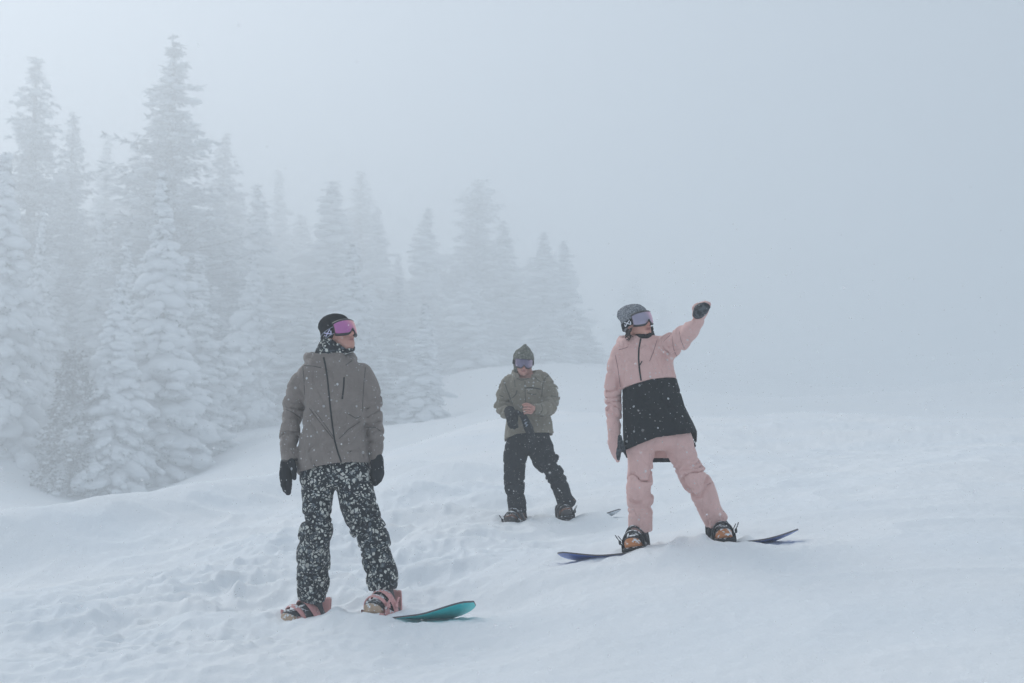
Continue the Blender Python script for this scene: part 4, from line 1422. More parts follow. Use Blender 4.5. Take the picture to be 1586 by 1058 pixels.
def snowboard(figs, feet, roll, length, mats, label, duck, boots, lean, legs=None, rise=0.062, sink=0.0, toe_up=0.10):
    """board under two feet (photo pixel and distance of each sole), with bindings; the boots go to the wearer"""
    fig = figs
    bd = BOARDS[feet]
    feet, length, shift = bd['feet'], bd['length'], bd['shift']
    A, B = at(*feet[0]), at(*feet[1])
    mid = (A + B) / 2
    ax = (B - A) / np.linalg.norm(B - A)
    t0 = np.cross(ax, (0, 0, 1)); t0 /= np.linalg.norm(t0)
    if t0[1] > 0: t0 = -t0                       # toes towards the valley, where the camera is
    n0 = np.cross(t0, ax)
    if n0[2] < 0: n0 = -n0
    t = t0 * math.cos(roll) + n0 * math.sin(roll)
    n = n0 * math.cos(roll) - t0 * math.sin(roll)
    root = empty('snowboard', mid, label, 'snowboard')
    org = mid - n * (0.028 + sink)
    L = length / 2
    nx, ny = 64, 9
    xs = np.linspace(-L, L, nx)
    def half(x):
        x = abs(x); xe = L - 0.20
        if x < xe: return 0.124 + 0.020 * (x / xe) ** 2
        return 0.144 * max(1e-3, 1 - ((x - xe) / 0.20) ** 2.4) ** 0.5
    def zc(x):
        x = max(0, abs(x) - (L - 0.30))
        return rise * (x / 0.30) ** 1.7
    grid = {}
    for nm, off in (('deck', 0.005), ('base', -0.005)):
        vs = []
        for x in xs:
            for j in range(ny):
                y = half(x) * (j / (ny - 1) * 2 - 1)
                p = org + ax * (x + shift) + t * y + n * (zc(x) + off)
                vs.append(p - mid)
        fs = [(i * ny + j, (i + 1) * ny + j, (i + 1) * ny + j + 1, i * ny + j + 1) for i in range(nx - 1) for j in range(ny - 1)]
        grid[nm] = np.array(vs)
        mesh_obj(nm, vs, np.array(fs), M[mats[nm]], root)
    loop = [i * ny for i in range(nx)] + [(nx - 1) * ny + j for j in range(1, ny)] + [i * ny + ny - 1 for i in range(nx - 2, -1, -1)] + [j for j in range(ny - 2, 0, -1)]
    m = len(loop)
    up, dn = grid['deck'][loop], grid['base'][loop]
    out = (up + dn) / 2
    cen = out - out.mean(0); 
    vs = np.concatenate([up, out + 0.002 * cen / (np.linalg.norm(cen, axis=1)[:, None]), dn])
    fs = [(k * m + i, k * m + (i + 1) % m, (k + 1) * m + (i + 1) % m, (k + 1) * m + i) for k in (0, 1) for i in range(m)]
    mesh_obj('edge', vs, np.array(fs), M[mats['edge']], root)
    for k, (P, dk) in enumerate(zip((A, B), duck)):
        f = t * math.cos(dk) + ax * math.sin(dk)
        left = np.cross(n, f)
        # boots tip their toes up a little: heel edge dug in
        fu, nu_ = f * math.cos(toe_up) + n * math.sin(toe_up), n * math.cos(toe_up) - f * math.sin(toe_up)
        ks = 1.03
        Mtx = Matrix(((fu[0] * ks, left[0] * ks, nu_[0] * ks, P[0]), (fu[1] * ks, left[1] * ks, nu_[1] * ks, P[1]), (fu[2] * ks, left[2] * ks, nu_[2] * ks, P[2]), (0, 0, 0, 1)))
        binding(root, Mtx, mid, mats['strap'], mats['plate'], 1 if k else -1)
        e = fig.q(legs[k][-1][0], legs[k][-1][1], legs[k][-1][3]) + fig.o        # where this trouser leg ends
        lp = Mtx.inverted() @ Vector(e)
        boot(fig, Mtx, boots[0], boots[1], lp)
    return root

# ================================================================== rider in the taupe jacket
def rider_taupe():
    g = Figure(7.8, (530, 964), 'person in taupe jacket, speckled trousers and magenta goggles looking off downhill')
    R = head_frame(math.radians(52), math.radians(16), math.radians(2))
    k = 0.98
    c = g.q(525, 519.5, 0.0)
    torso = [(556, 511, 30, 0.02, 0.10), (566, 514, 48, 0.02, 0.115), (576, 516, 57, 0.02, 0.125), (590, 517, 59, 0.02, 0.135), (620, 517, 49, 0.01, 0.140),
             (650, 517.5, 47.5, 0.0, 0.142), (680, 517, 50.5, 0.0, 0.146), (700, 518, 53.5, 0.0, 0.152), (718, 518.5, 56.5, 0.0, 0.158), (742, 518.5, 57.5, 0.0, 0.160)]
    armL = [(476, 583, 20, 0.02), (464, 603, 20, 0.03), (456, 628, 17.2, 0.05), (451.5, 650, 15.8, 0.05), (449, 670, 15.0, 0.02), (447.5, 690, 13.2, -0.01), (448, 717, 11.8, -0.04)]
    armR = [(558, 582, 20, 0.02), (568, 600, 19, 0.03), (574, 622, 17, 0.05), (576.5, 642, 15.4, 0.05), (578, 660, 14.8, 0.04), (581, 674, 14.6, 0.02), (582.5, 692, 11.6, 0.0), (583.5, 717, 10.6, -0.02)]
    legL = [(498, 710, 25, 0.0), (493, 745, 26.5, -0.01), (492, 780, 22.2, -0.03), (491.5, 808, 19.8, -0.05), (490.5, 821, 22.5, -0.05), (485.5, 834, 23, -0.04), (485, 864, 25.6, 0.02), (485, 887, 23.8, 0.06), (483.5, 902, 25, 0.08), (482.5, 930, 20, 0.10)]
    legR = [(540, 710, 25, 0.0), (549.5, 750, 28.4, -0.02), (555, 780, 27, -0.06), (561.5, 800, 25.2, -0.08), (564, 815, 22, -0.09), (572, 823, 24.5, -0.09), (581, 845, 23, -0.08), (585, 868, 23.8, -0.07), (590, 881, 22.6, -0.07), (592, 897, 24.4, -0.07), (593, 914, 20, -0.07)]
    body(g, c, R, k, torso, [armL, armR], [legL, legR], (0.68, 0.37, 0.30), stubble=0.22)

    # jacket
    F = Field(*bounds_of(g, 425, 605, 536, 750, -0.26, 0.34), 0.0065)
    d = loft_d(F, g.rows(torso), 2.35)
    for i, (arm, fc) in enumerate(((armL, (0.22, 0.42)), (armR, (0.22, 0.40)))):
        t, arc = tube_d(F, g.limb(arm), 1.05, 3, flat1=True)
        t = near_add(t, F, fold_fn(arc, fc, 0.09, 0.015, 37 + i * 9, 20), 0.035)
        d = smin(d, t, 0.022)
    d = near_add(d, F, cloth_noise(70, 0.0095, (7, 7, 4.5)), 0.03)
    # pulled cloth below the chest and towards the pocket
    def pull(x, y, z, idx):
        p0, p1 = g.q(478, 628), g.q(520, 682)
        q0, q1 = g.q(564, 648), g.q(524, 682)
        out = 0
        for a, b, am, w in ((p0, p1, 0.010, 0.012), (q0, q1, 0.008, 0.011)):
            ux, uz = (b - a)[0], (b - a)[2]
            l = math.hypot(ux, uz); ux /= l; uz /= l
            s = (x - a[0]) * ux + (z - a[2]) * uz
            dd = -(x - a[0]) * uz + (z - a[2]) * ux
            m = np.clip(s / l * 6, 0, 1) * np.clip((1 - s / l) * 8, 0, 1) * (y < 0)
            out = out + am * m * (np.exp(-(dd / w) ** 2) - 0.9 * np.exp(-((dd - 2.0 * w) / w) ** 2))
        return out
    d = near_add(d, F, pull, 0.03)
    # hem
    hx = np.array([g.q(p, 720)[0] for p in (455, 466, 484, 500, 525, 550, 580)])
    hz = np.array([g.z(p) for p in (732, 731.5, 728, 722.5, 718, 716.5, 718)])
    hem = np.interp(F.ax[0], hx, hz).astype(np.float32)[:, None, None] - 0.03 * np.clip((F.Y + 0.02) / 0.1, 0, 1)
    tors = loft_d(F, [(z, x, y, a - 0.016, b - 0.016) for z, x, y, a, b in g.rows(torso)], 2.35)
    sleeve_zone = F.Z < 0
    body_zone = np.abs(F.X - g.q(518, 720)[0]) < 57.5 * g.mpp
    d = np.where(body_zone, np.maximum(d, hem - F.Z), d)
    d = np.where(body_zone & (F.Z < hem + 0.07), np.maximum(d, -tors), d)
    # stand-up collar and the hood lying round it
    col = loft_d(F, g.rows([(572, 513, 42, 0.02, 0.115), (560, 511.5, 37, 0.03, 0.115), (550, 512, 34.5, 0.035, 0.118), (538, 512, 34, 0.04, 0.12)]), 2.1)
    hood, _ = tube_d(F, g.limb([(487, 562, 8, -0.085), (480, 557, 8.5, -0.02), (480, 553, 9, 0.07), (496, 552, 11, 0.16), (526, 552, 11, 0.16), (544, 554, 8.5, 0.07), (544, 560, 7, -0.02)]), 1.0, 3)
    col = smin(col, hood, 0.022)
    inner = loft_d(F, g.rows([(580, 513, 30, 0.03, 0.095), (560, 512, 30, 0.035, 0.10), (548, 512, 30, 0.04, 0.103), (530, 512, 30.5, 0.045, 0.108)]), 2.1)
    inner = np.maximum(inner, g.z(562) - F.Z)
    rim = g.z(548.5) + 0.020 * np.clip((F.Y + 0.02) / 0.10, 0, 1) + 0.018 * np.clip((F.X - g.q(527, 550)[0]) / 0.06, 0, 1)
    col = np.maximum(col, F.Z - rim)
    col = near_add(col.astype(np.float32), F, cloth_noise(75, 0.010, (12, 12, 9)), 0.03)
    d = smin(d, col, 0.012)
    d = np.maximum(d, -inner)
    jk = solid('jacket', d, F, 'taupe', g.root)
    bv = bvh_of(jk)
    g.ribbon('zip', bv, [(501, 553), (504, 566), (507, 585), (511, 625), (514, 652), (518, 681), (523, 700), (529, 717)], 0.0105, 'zip', jk)
    g.ribbon('chest_pocket_zip', bv, [(533, 584), (532.2, 600), (530, 619)], 0.010, 'zip', jk)
    for ln in ([(469, 567), (471, 590), (472, 612)], [(566, 569), (564, 590), (562, 618), (561, 638)], [(479, 632), (498, 657), (516, 680)], [(487, 636), (505, 660), (518, 679)], [(525, 680), (540, 665), (558, 653)], [(538, 640), (551, 648), (559, 645)], [(470, 566), (486, 567), (498, 570)], [(535, 566), (546, 558)], [(440, 633), (452, 638), (466, 648)], [(567, 662), (582, 662), (593, 671)]):
        g.ribbon('seam', bv, ln, 0.0055, 'taupe_seam', jk, 0.0012)
    g.ribbon('sleeve_tab', bv, [(437.5, 713), (449, 714), (460, 712)], 0.012, 'taupe_seam', jk, 0.002)
    g.ribbon('sleeve_mark', bv, [(589, 614), (591, 617)], 0.012, 'zip', jk, 0.002)

    trouser(g, 'trousers', [legL, legR], [(700, 519, 43, 0, 0.11), (716, 519.5, 47, 0, 0.125), (735, 521.5, 55.5, 0, 0.145), (748, 522, 56, 0.0, 0.13), (756, 521, 42, 0.0, 0.08)], 'terrazzo', g.root, 5, [(0.38, 0.47, 0.72), (0.34, 0.46, 0.66)], bounds_of(g, 448, 628, 690, 940, -0.30, 0.30), 0.015)
    glove(g, 'glove', [[(447, 712, 11.5, -0.04), (443.5, 730, 10.8, -0.06), (443.5, 750, 9.0, -0.08), (446, 763, 5.2, -0.09)], [(451, 716, 6.5, -0.08), (455.5, 728, 5, -0.11), (456, 740, 3.6, -0.12)]], 'glove', g.root, 91)
    glove(g, 'glove', [[(584, 712, 10.5, -0.02), (584, 728, 10.4, -0.05), (583, 742, 8.5, -0.07), (580.5, 749, 4.5, -0.08)], [(588, 720, 6, -0.02), (591, 733, 4.5, -0.04), (589, 743, 3.4, -0.06)]], 'glove', g.root, 93)

    # neck warmer pulled up to the jaw, speckled like the trousers
    cc = np.asarray(c)
    F = Field(cc - np.array((0.17, 0.19, 0.22)), cc + np.array((0.17, 0.19, 0.12)), 0.0055)
    hd = head_d(F, c, R, k) - 0.013
    nk, _ = tube_d(F, [(*(cc + R @ np.array((0, -0.01, -0.05)) * k), 0.080), (*g.q(513, 545, 0.01), 0.092), (*g.q(511, 560, 0.02), 0.10)], sub=1)
    d = smin(hd, nk, 0.04)
    def Lp(x, y, z): return cc + R @ np.array((x, y, z)) * k
    p0, nn = Lp(0, 0.06, -0.092), R @ np.array((0, 0.74, 0.67))
    d = np.maximum(d, (F.X - p0[0]) * nn[0] + (F.Y - p0[1]) * nn[1] + (F.Z - p0[2]) * nn[2])
    d = np.maximum(d, -(head_d(F, c, R, k) - 0.003))
    d = near_add(d.astype(np.float32), F, cloth_noise(81, 0.005, (20, 20, 16)), 0.02)
    solid('neck_warmer', d, F, 'terrazzo_small', g.root)
    # beanie
    F = Field(cc - 0.19, cc + 0.19, 0.0055)
    d = hat_shell(F, c, R, k, 0.009, -0.030, -0.75, 0.008, (0.0, -0.020, 0.012), 0.0, 4)
    kn = ell_d(F, Lp(0.02, -0.062, 0.118), (0.026, 0.026, 0.022), R)
    d = smin(d, kn, 0.02)
    solid('beanie', d, F, 'knit_black', g.root)
    goggles(g, c, R, k, 'lens_magenta', 'knit_black', 'logo_lilac', (0.089, 0.110), strap_drop=0.030, piping='piping', mark_at=86)
    snowboard(g, 'taupe', math.radians(11), 1.56,
              dict(deck='deck_dark', base='base_teal', edge='edge', strap='bind_pink', plate='bind_pink'),
              'snowboard with teal base poking its nose out of the snow, pink bindings', (-0.30, 0.10), ('boot_grey', 'sole_tan'), None, (legL, legR))
rider_taupe()

# ================================================================== rider in pink and black, pointing
def rider_pink():
    g = Figure(8.5, (1052, 846), 'person in pink and black anorak and grey beanie pointing with raised arm')
    R = head_frame(math.radians(34), math.radians(8), math.radians(9))
    k = 0.94
    c = g.q(987.5, 501.5, 0.0)
    torso = [(522, 996, 22, 0.02, 0.085), (530, 996, 33, 0.02, 0.10), (540, 997.5, 43, 0.02, 0.11), (556, 999, 44, 0.01, 0.12), (572, 1001.5, 43.5, 0.0, 0.125), (588, 1005, 44, 0.0, 0.13), (604, 1008, 45, 0.0, 0.135),
             (630, 1012, 48.5, 0.0, 0.145), (650, 1017, 53.5, 0.0, 0.152), (672, 1021.5, 58.5, 0.0, 0.160), (722, 1027, 61, 0.01, 0.165)]
    armL = [(962, 545, 15, 0.02), (957, 560, 15.5, 0.03), (953, 582, 15.2, 0.04), (951.5, 605, 14.2, 0.05), (951, 630, 12.6, 0.03), (951, 652, 11.6, 0.0), (952, 673, 10.6, -0.03)]
    armR = [(1018, 543, 19, 0.0), (1034, 538, 18.5, -0.04), (1050, 529, 16.2, -0.14), (1066, 514, 14.2, -0.25), (1078, 498, 12.0, -0.36), (1084, 484, 10.6, -0.44)]
    legL = [(994, 672, 26, 0.0), (992, 697, 22.5, -0.01), (992.5, 722, 18.6, -0.03), (992, 742, 18.2, -0.04), (992, 758, 19, -0.03), (991.5, 775, 18.6, 0.0), (991.5, 800, 18.5, 0.03), (991.5, 822, 18.6, 0.05)]
    legR = [(1044, 672, 26, 0.0), (1056, 702, 21.5, -0.03), (1066, 724, 19.0, -0.05), (1076, 741, 19.6, -0.06), (1086, 757, 19.0, -0.04), (1097, 782, 18.4, 0.0), (1110, 808, 18.8, 0.05)]
    body(g, c, R, k, [t for t in torso if t[0] < 700], [armL, armR], [legL, legR], (0.72, 0.40, 0.32))

    F = Field(*bounds_of(g, 925, 1106, 508, 724, -0.58, 0.26), 0.0065)
    d = loft_d(F, g.rows(torso), 2.3)
    for i, (arm, fc) in enumerate(((armL, (0.24, 0.42)), (armR, (0.12, 0.22)))):
        t, arc = tube_d(F, g.limb(arm), 1.0, 3, flat1=True)
        t = near_add(t, F, fold_fn(arc, fc, 0.10, 0.014, 131 + i * 9, 20), 0.035)
        d = smin(d, t, 0.022)
    d = near_add(d, F, cloth_noise(170, 0.008, (8, 8, 5)), 0.03)
    def pull(x, y, z, idx):            # cloth drawn up towards the lifted arm
        a, b = g.q(1004, 585), g.q(1040, 528)
        u = (b - a) / np.linalg.norm(b - a)
        s = (x - a[0]) * u[0] + (z - a[2]) * u[2]
        dd = -(x - a[0]) * u[2] + (z - a[2]) * u[0]
        return 0.007 * np.cos(dd * 75 + 2 * noise3(x * 6, y * 6, z * 6, 9)) * np.exp(-(dd / 0.09) ** 2) * np.clip(s * 8, 0, 1) * (y < 0.02)
    d = near_add(d, F, pull, 0.03)
    # hem: short and slanting in front, long at the back
    hx = np.array([g.q(p, 690)[0] for p in (958, 970, 990, 1012, 1040, 1066, 1080, 1092)])
    hz = np.array([g.z(p) for p in (699, 697, 688, 679.5, 675.5, 672, 670, 669)])
    front = np.interp(F.ax[0], hx, hz).astype(np.float32)[:, None, None]
    back = np.interp(F.ax[0], [g.q(p, 690)[0] for p in (958, 970, 1000, 1045, 1078, 1092)], [g.z(p) for p in (703, 709, 716, 715, 694, 676)]).astype(np.float32)[:, None, None]
    w = np.clip((F.Y - 0.00) / 0.05, 0, 1)
    hem = front * (1 - w) + back * w
    cxz = g.q(1022, 680)[0]
    bz = (F.X > g.q(960.5, 690)[0]) | (F.Y > 0.07)
    bz = bz & (F.Z < g.z(660))
    d = np.where(bz, np.maximum(d, hem - F.Z), d)
    inn = loft_d(F, [(z, x, y, a - 0.015, b - 0.015) for z, x, y, a, b in g.rows(torso)], 2.3)
    lining_zone = bz & (F.Z < g.z(655))
    d = np.where(lining_zone, np.maximum(d, -inn), d)
    # collar, hood behind the neck
    col = loft_d(F, g.rows([(536, 997, 32, 0.03, 0.105), (526, 996.5, 27, 0.03, 0.098), (514, 996, 25, 0.03, 0.095), (505, 996, 25, 0.03, 0.095)]), 2.1)
    hood, _ = tube_d(F, g.limb([(968, 531, 7, -0.06), (962, 530, 7.5, 0.02), (966, 526, 9, 0.10), (985, 522, 11, 0.16), (1008, 521, 10, 0.15), (1020, 524, 7, 0.07), (1018, 530, 5, 0.0)]), 1.0, 3)
    col = smin(col, hood, 0.018)
    rim = g.z(520.5) + 0.015 * np.clip((F.Y + 0.0) / 0.10, 0, 1)
    col = np.maximum(col, F.Z - rim)
    col = near_add(col.astype(np.float32), F, cloth_noise(175, 0.005, (15, 15, 12)), 0.03)
    d = smin(d, col, 0.012)
    inner = loft_d(F, g.rows([(540, 997, 20, 0.03, 0.075), (526, 996.5, 21.5, 0.03, 0.082), (500, 996, 21.5, 0.03, 0.082)]), 2.1)
    d = np.maximum(d, -np.maximum(inner, g.z(531) - F.Z))
    # colour block: black skirt below the line under the chest
    line = np.interp(F.ax[0], [g.q(p, 600)[0] for p in (958, 964, 980, 1005, 1030, 1050, 1064)], [g.z(p) for p in (606, 603, 597, 590, 587, 586.5, 588)]).astype(np.float32)[:, None, None]
    is_skirt = (F.X > g.q(964, 600)[0] - 0.0 * F.Z) & (F.X < g.q(1092, 600)[0])
    sk = np.maximum(d, F.Z - line)
    edge_x = g.q(963.5, 640)[0]
    sk = np.maximum(sk, np.where(F.Y < 0.10, edge_x - F.X, -1.0))
    sk = np.where(is_skirt | (F.Y > 0.10), sk, 0.05)
    top = np.maximum(d, -np.maximum(F.Z - line, np.where(F.Y < 0.10, edge_x - F.X, -1.0)) + 0.0005)
    jk = solid('anorak', top, F, 'pink', g.root)
    skirt = solid('anorak_skirt', sk, F, 'black', jk)
    # pink lining hanging inside the long back
    lin, n = [], 12
    vs, fs = [], []
    for i in range(n + 1):
        px = 1003 + (1036 - 1003) * i / n
        for py, dy in ((655, 0.115), (685, 0.125), (709.5, 0.130)): vs.append(g.q(px, py, dy))
    fs = [(i * 3 + j, (i + 1) * 3 + j, (i + 1) * 3 + j + 1, i * 3 + j + 1) for i in range(n) for j in range(2)]
    l = mesh_obj('lining', np.array(vs), np.array(fs), M['pink'], jk)
    md = l.modifiers.new('thickness', 'SOLIDIFY'); md.thickness = 0.006
    bv = bvh_of(jk, skirt)
    g.ribbon('zip', bv, [(992.5, 524), (989.5, 540), (989, 556), (990.5, 574), (993, 590)], 0.0115, 'zip', jk)
    g.ribbon('zip_pull', bv, [(991, 566), (994.5, 559)], 0.006, 'zip', jk, 0.005)
    for ln in ([(953, 550), (957, 570), (961, 600)], [(1041, 520), (1043, 540), (1048, 552)], [(958, 542), (966, 540), (973, 537)], [(1018, 526), (1012, 545), (1006, 560)], [(1052, 513), (1055, 528), (1060, 540)], [(1027, 530), (1040, 517)]):
        g.ribbon('seam', bv, ln, 0.005, 'pink_seam', jk, 0.0012)
    g.ribbon('cuff_tab', bv, [(941.5, 671), (948, 672.5), (961, 671)], 0.010, 'zip', jk, 0.003)
    trouser(g, 'trousers', [legL, legR], [(655, 1016, 44, 0, 0.12), (672, 1020, 49, 0, 0.135), (690, 1024, 48, 0, 0.12), (698, 1024, 34, 0, 0.07)], 'pink', g.root, 105, [(0.27, 0.35, 0.42), (0.25, 0.33, 0.40)], bounds_of(g, 958, 1140, 650, 832, -0.28, 0.28), 0.012)

    glove(g, 'glove', [[(951, 668, 9.5, -0.03), (950, 684, 9, -0.05), (953, 700, 7.2, -0.06), (956.5, 713, 3.6, -0.07)]], 'pink', g.root, 191)
    glove(g, 'glove_palm', [[(958, 678, 5.5, -0.045), (958.5, 690, 6.5, -0.06), (957.5, 702, 5, -0.07), (957.8, 711, 2.8, -0.08)], [(960, 682, 4.5, -0.06), (964, 692, 4.2, -0.09), (965, 699, 3, -0.10)]], 'palm', g.root, 192)
    glove(g, 'glove', [[(1083, 488, 10.5, -0.40), (1086.5, 480, 11, -0.47), (1092, 473.5, 7.5, -0.51), (1097, 471.5, 4.5, -0.53)], [(1077, 484, 4.5, -0.46), (1076, 476, 4, -0.50), (1081, 471.5, 3.2, -0.52)]], 'pink', g.root, 193, kys=(1.0, 1.0))
    glove(g, 'glove_palm', [[(1080, 487, 7.5, -0.485), (1085, 481, 10.0, -0.535), (1090.5, 476.5, 8.2, -0.56), (1096, 475.5, 4.2, -0.565)]], 'palm', g.root, 194, kys=(0.7,))

    cc = np.asarray(c)
    def Lp(x, y, z): return cc + R @ np.array((x, y, z)) * k
    F = Field(cc - np.array((0.17, 0.17, 0.2)), cc + np.array((0.17, 0.17, 0.10)), 0.0055)
    d, _ = tube_d(F, [(*Lp(0, 0.005, -0.085), 0.083), (*g.q(993, 516, 0.0), 0.080), (*g.q(996, 530, 0.02), 0.085)], sub=1, flat0=True)
    p0, nn = Lp(0, 0.05, -0.082), R @ np.array((0, 0.22, 0.97))
    d = np.maximum(d, (F.X - p0[0]) * nn[0] + (F.Y - p0[1]) * nn[1] + (F.Z - p0[2]) * nn[2])
    d = smin(d, np.maximum(head_d(F, c, R, k) - 0.010, (F.X - p0[0]) * nn[0] + (F.Y - p0[1]) * nn[1] + (F.Z - p0[2]) * nn[2]), 0.02)
    d = near_add(d.astype(np.float32), F, cloth_noise(181, 0.005, (20, 20, 22)), 0.02)
    solid('neck_warmer', d, F, 'knit_black', g.root)
    F = Field(cc - 0.19, cc + 0.19, 0.0055)
    d = hat_shell(F, c, R, k, 0.011, -0.010, -0.66, 0.008, (0.015, -0.035, 0.012), 0.0, 14)
    solid('beanie', d, F, 'knit_grey', g.root)
    goggles(g, c, R, k, 'lens_pink', 'knit_black', 'logo', (0.094, 0.115), dual=False, strap_drop=0.022, mark_at=82)
    # loose curls under the hat
    rs = np.random.RandomState(3)
    hv = Gather()
    for i in range(46):
        right = i % 5 != 0
        st = Lp(0.078, 0.01 + rs.uniform(-0.03, 0.03), -0.03) if not right else Lp(-0.072, 0.02 + rs.uniform(-0.04, 0.03), -0.04)
        n = 12
        L = rs.uniform(0.05, 0.09) if not right else rs.uniform(0.13, 0.23)
        ph, fr, am = rs.uniform(0, 6.28), rs.uniform(14, 24), rs.uniform(0.006, 0.014)
        tt = np.linspace(0, 1, n)
        out = R @ np.array((1 if not right else -1, 0, 0))
        fw = np.array((0, -1, 0)) * (0.055 if right else 0.02)
        pts = [st + np.array((0, 0, -L * t)) + out * (0.014 + 0.012 * t) + fw * t + am * np.array((math.sin(ph + fr * L * t * 6), math.cos(ph + fr * L * t * 6), 0)) * (0.3 + t) for t in tt]
        hv.add(*tube_mesh(pts, np.linspace(0.0055, 0.0022, n), 5))
    tag(mesh_obj('hair', *hv.done(), M['hair'], g.root), kind='stuff')
    snowboard(g, 'pink', math.radians(11), 1.60,
              dict(deck='deck_grey', base='base_blue', edge='edge', strap='bind_black', plate='bind_black'),
              'snowboard with blue base and snowy grey deck, black bindings', (-0.32, -0.02), ('boot_black', 'sole_orange'), None, (legL, legR))
rider_pink()

# ================================================================== rider in olive, pulling gloves on
def rider_olive():
    g = Figure(12.0, (838, 808), 'person in olive jacket and peaked hood, head bowed, pulling on black gloves')
    R = head_frame(math.radians(4), math.radians(-14), math.radians(-4))
    k = 0.92
    c = g.q(810.5, 563, -0.05)
    torso = [(578, 815, 18, 0.0, 0.09), (584, 815, 27, 0.0, 0.105), (592, 815.5, 33, 0.0, 0.12), (604, 816, 33, 0.0, 0.13), (625, 817, 32.5, 0.0, 0.14), (650, 818.5, 35, 0.0, 0.15), (672, 819, 38, 0.0, 0.16), (684, 819, 38.5, 0, 0.16)]
    armL = [(789, 591, 11, 0.02), (782, 603, 11.6, 0.02), (778, 618, 11.6, 0.0), (777, 632, 10.8, -0.05), (784, 639, 9.6, -0.15), (792, 640, 8.6, -0.24)]
    armR = [(842, 588, 11.5, 0.02), (849, 600, 12, 0.02), (853, 616, 12.6, 0.0), (851, 630, 11.6, -0.08), (839, 634, 9.6, -0.20), (825.5, 633, 8.6, -0.30)]
    legL = [(803, 676, 15, 0.0), (798.5, 705, 18.6, -0.02), (797, 730, 15.8, -0.05), (797, 760, 15, 0.0), (800.5, 778, 14.2, 0.05), (802, 792, 13.8, 0.08)]
    legR = [(834, 676, 15, 0.0), (840, 704, 20, -0.03), (850, 722, 15.4, -0.06), (859, 736, 14.2, -0.06), (866, 752, 13.6, -0.02), (873, 770, 13.0, 0.05), (878.5, 785, 14, 0.08)]
    # bare hand, fingers curled round the cuff of the other glove
    F = Field(g.q(803, 650, 0) - np.array((0, 0.42, 0)), g.q(838, 620, 0) + np.array((0, -0.10, 0)), 0.0045)
    d, _ = tube_d(F, g.limb([(832, 633, 5.2, -0.25), (826, 634, 5.4, -0.28), (821.5, 635, 6.2, -0.295)]), 0.75, 2)
    for i, (py, ex) in enumerate(((628.6, 811.5), (632.4, 810.2), (636.2, 810.8), (639.8, 812.8))):
        fg, _ = tube_d(F, g.limb([(822.5, py + 0.6, 1.45, -0.315), (817, py - 0.3, 1.4, -0.36), (812.5, py + 0.2, 1.3, -0.36), (ex, py + 1.4, 1.2, -0.33)]), 1.0, 2)
        d = smin(d, fg, 0.004)
    th, _ = tube_d(F, g.limb([(823, 629, 2.3, -0.29), (816, 625.8, 2.0, -0.315), (810, 627, 1.7, -0.32)]), 1.0, 2)
    d = smin(d, th, 0.006)
    body(g, c, R, k, torso, [armL[:-1], armR], [legL, legR], (0.68, 0.37, 0.31), hand=surface_nets(d, F), stubble=0.2)

    F = Field(*bounds_of(g, 757, 876, 568, 692, -0.42, 0.30), 0.0075)
    d = loft_d(F, g.rows(torso), 2.35)
    for i, (arm, fc) in enumerate(((armL, (0.14, 0.30)), (armR, (0.16, 0.32)))):
        t, arc = tube_d(F, g.limb(arm), 1.05, 3, flat1=True)
        t = near_add(t, F, fold_fn(arc, fc, 0.10, 0.019, 231 + i * 9, 15), 0.035)
        d = smin(d, t, 0.02)
    d = near_add(d, F, cloth_noise(270, 0.011, (8, 8, 5)), 0.03)
    hx = [g.q(p, 676)[0] for p in (778, 786, 800, 820, 857)]
    hem = np.interp(F.ax[0], hx, [g.z(p) for p in (683, 679, 673, 671, 671)]).astype(np.float32)[:, None, None] - 0.02 * (F.Y > 0.05)
    d = np.where(F.Z < g.z(655), np.maximum(d, hem - F.Z), d)
    inn = loft_d(F, [(z, x, y, a - 0.030, b - 0.030) for z, x, y, a, b in g.rows(torso)], 2.35)
    d = np.where(F.Z < hem + 0.05, np.maximum(d, -inn), d)
    col = loft_d(F, g.rows([(592, 815, 27, 0.0, 0.12), (584, 815, 24.5, 0.01, 0.125), (574, 816, 22, 0.02, 0.13), (566, 816, 21, 0.03, 0.13)]), 2.1)
    hood, _ = tube_d(F, g.limb([(800, 582, 5, -0.10), (797, 577, 5.5, -0.01), (803, 571, 6, 0.08), (817, 569, 6.5, 0.13), (831, 572, 6, 0.08), (834, 578, 5.5, -0.02), (826, 584, 4.5, -0.10)]), 1.0, 3)
    col = smin(col, hood, 0.02)
    rim = g.z(578.5) + 0.04 * np.clip((F.Y + 0.09) / 0.12, 0, 1)
    col = np.maximum(col, F.Z - rim)
    col = near_add(col.astype(np.float32), F, cloth_noise(275, 0.006, (14, 14, 12)), 0.03)
    d = smin(d, col, 0.012)
    inner = loft_d(F, g.rows([(600, 814, 15, -0.02, 0.09), (582, 814, 17, -0.02, 0.105), (560, 813, 18, -0.02, 0.11)]), 2.1)
    d = np.maximum(d, -np.maximum(inner, g.z(587) - F.Z))
    jk = solid('jacket', d, F, 'olive', g.root)
    bv = bvh_of(jk)
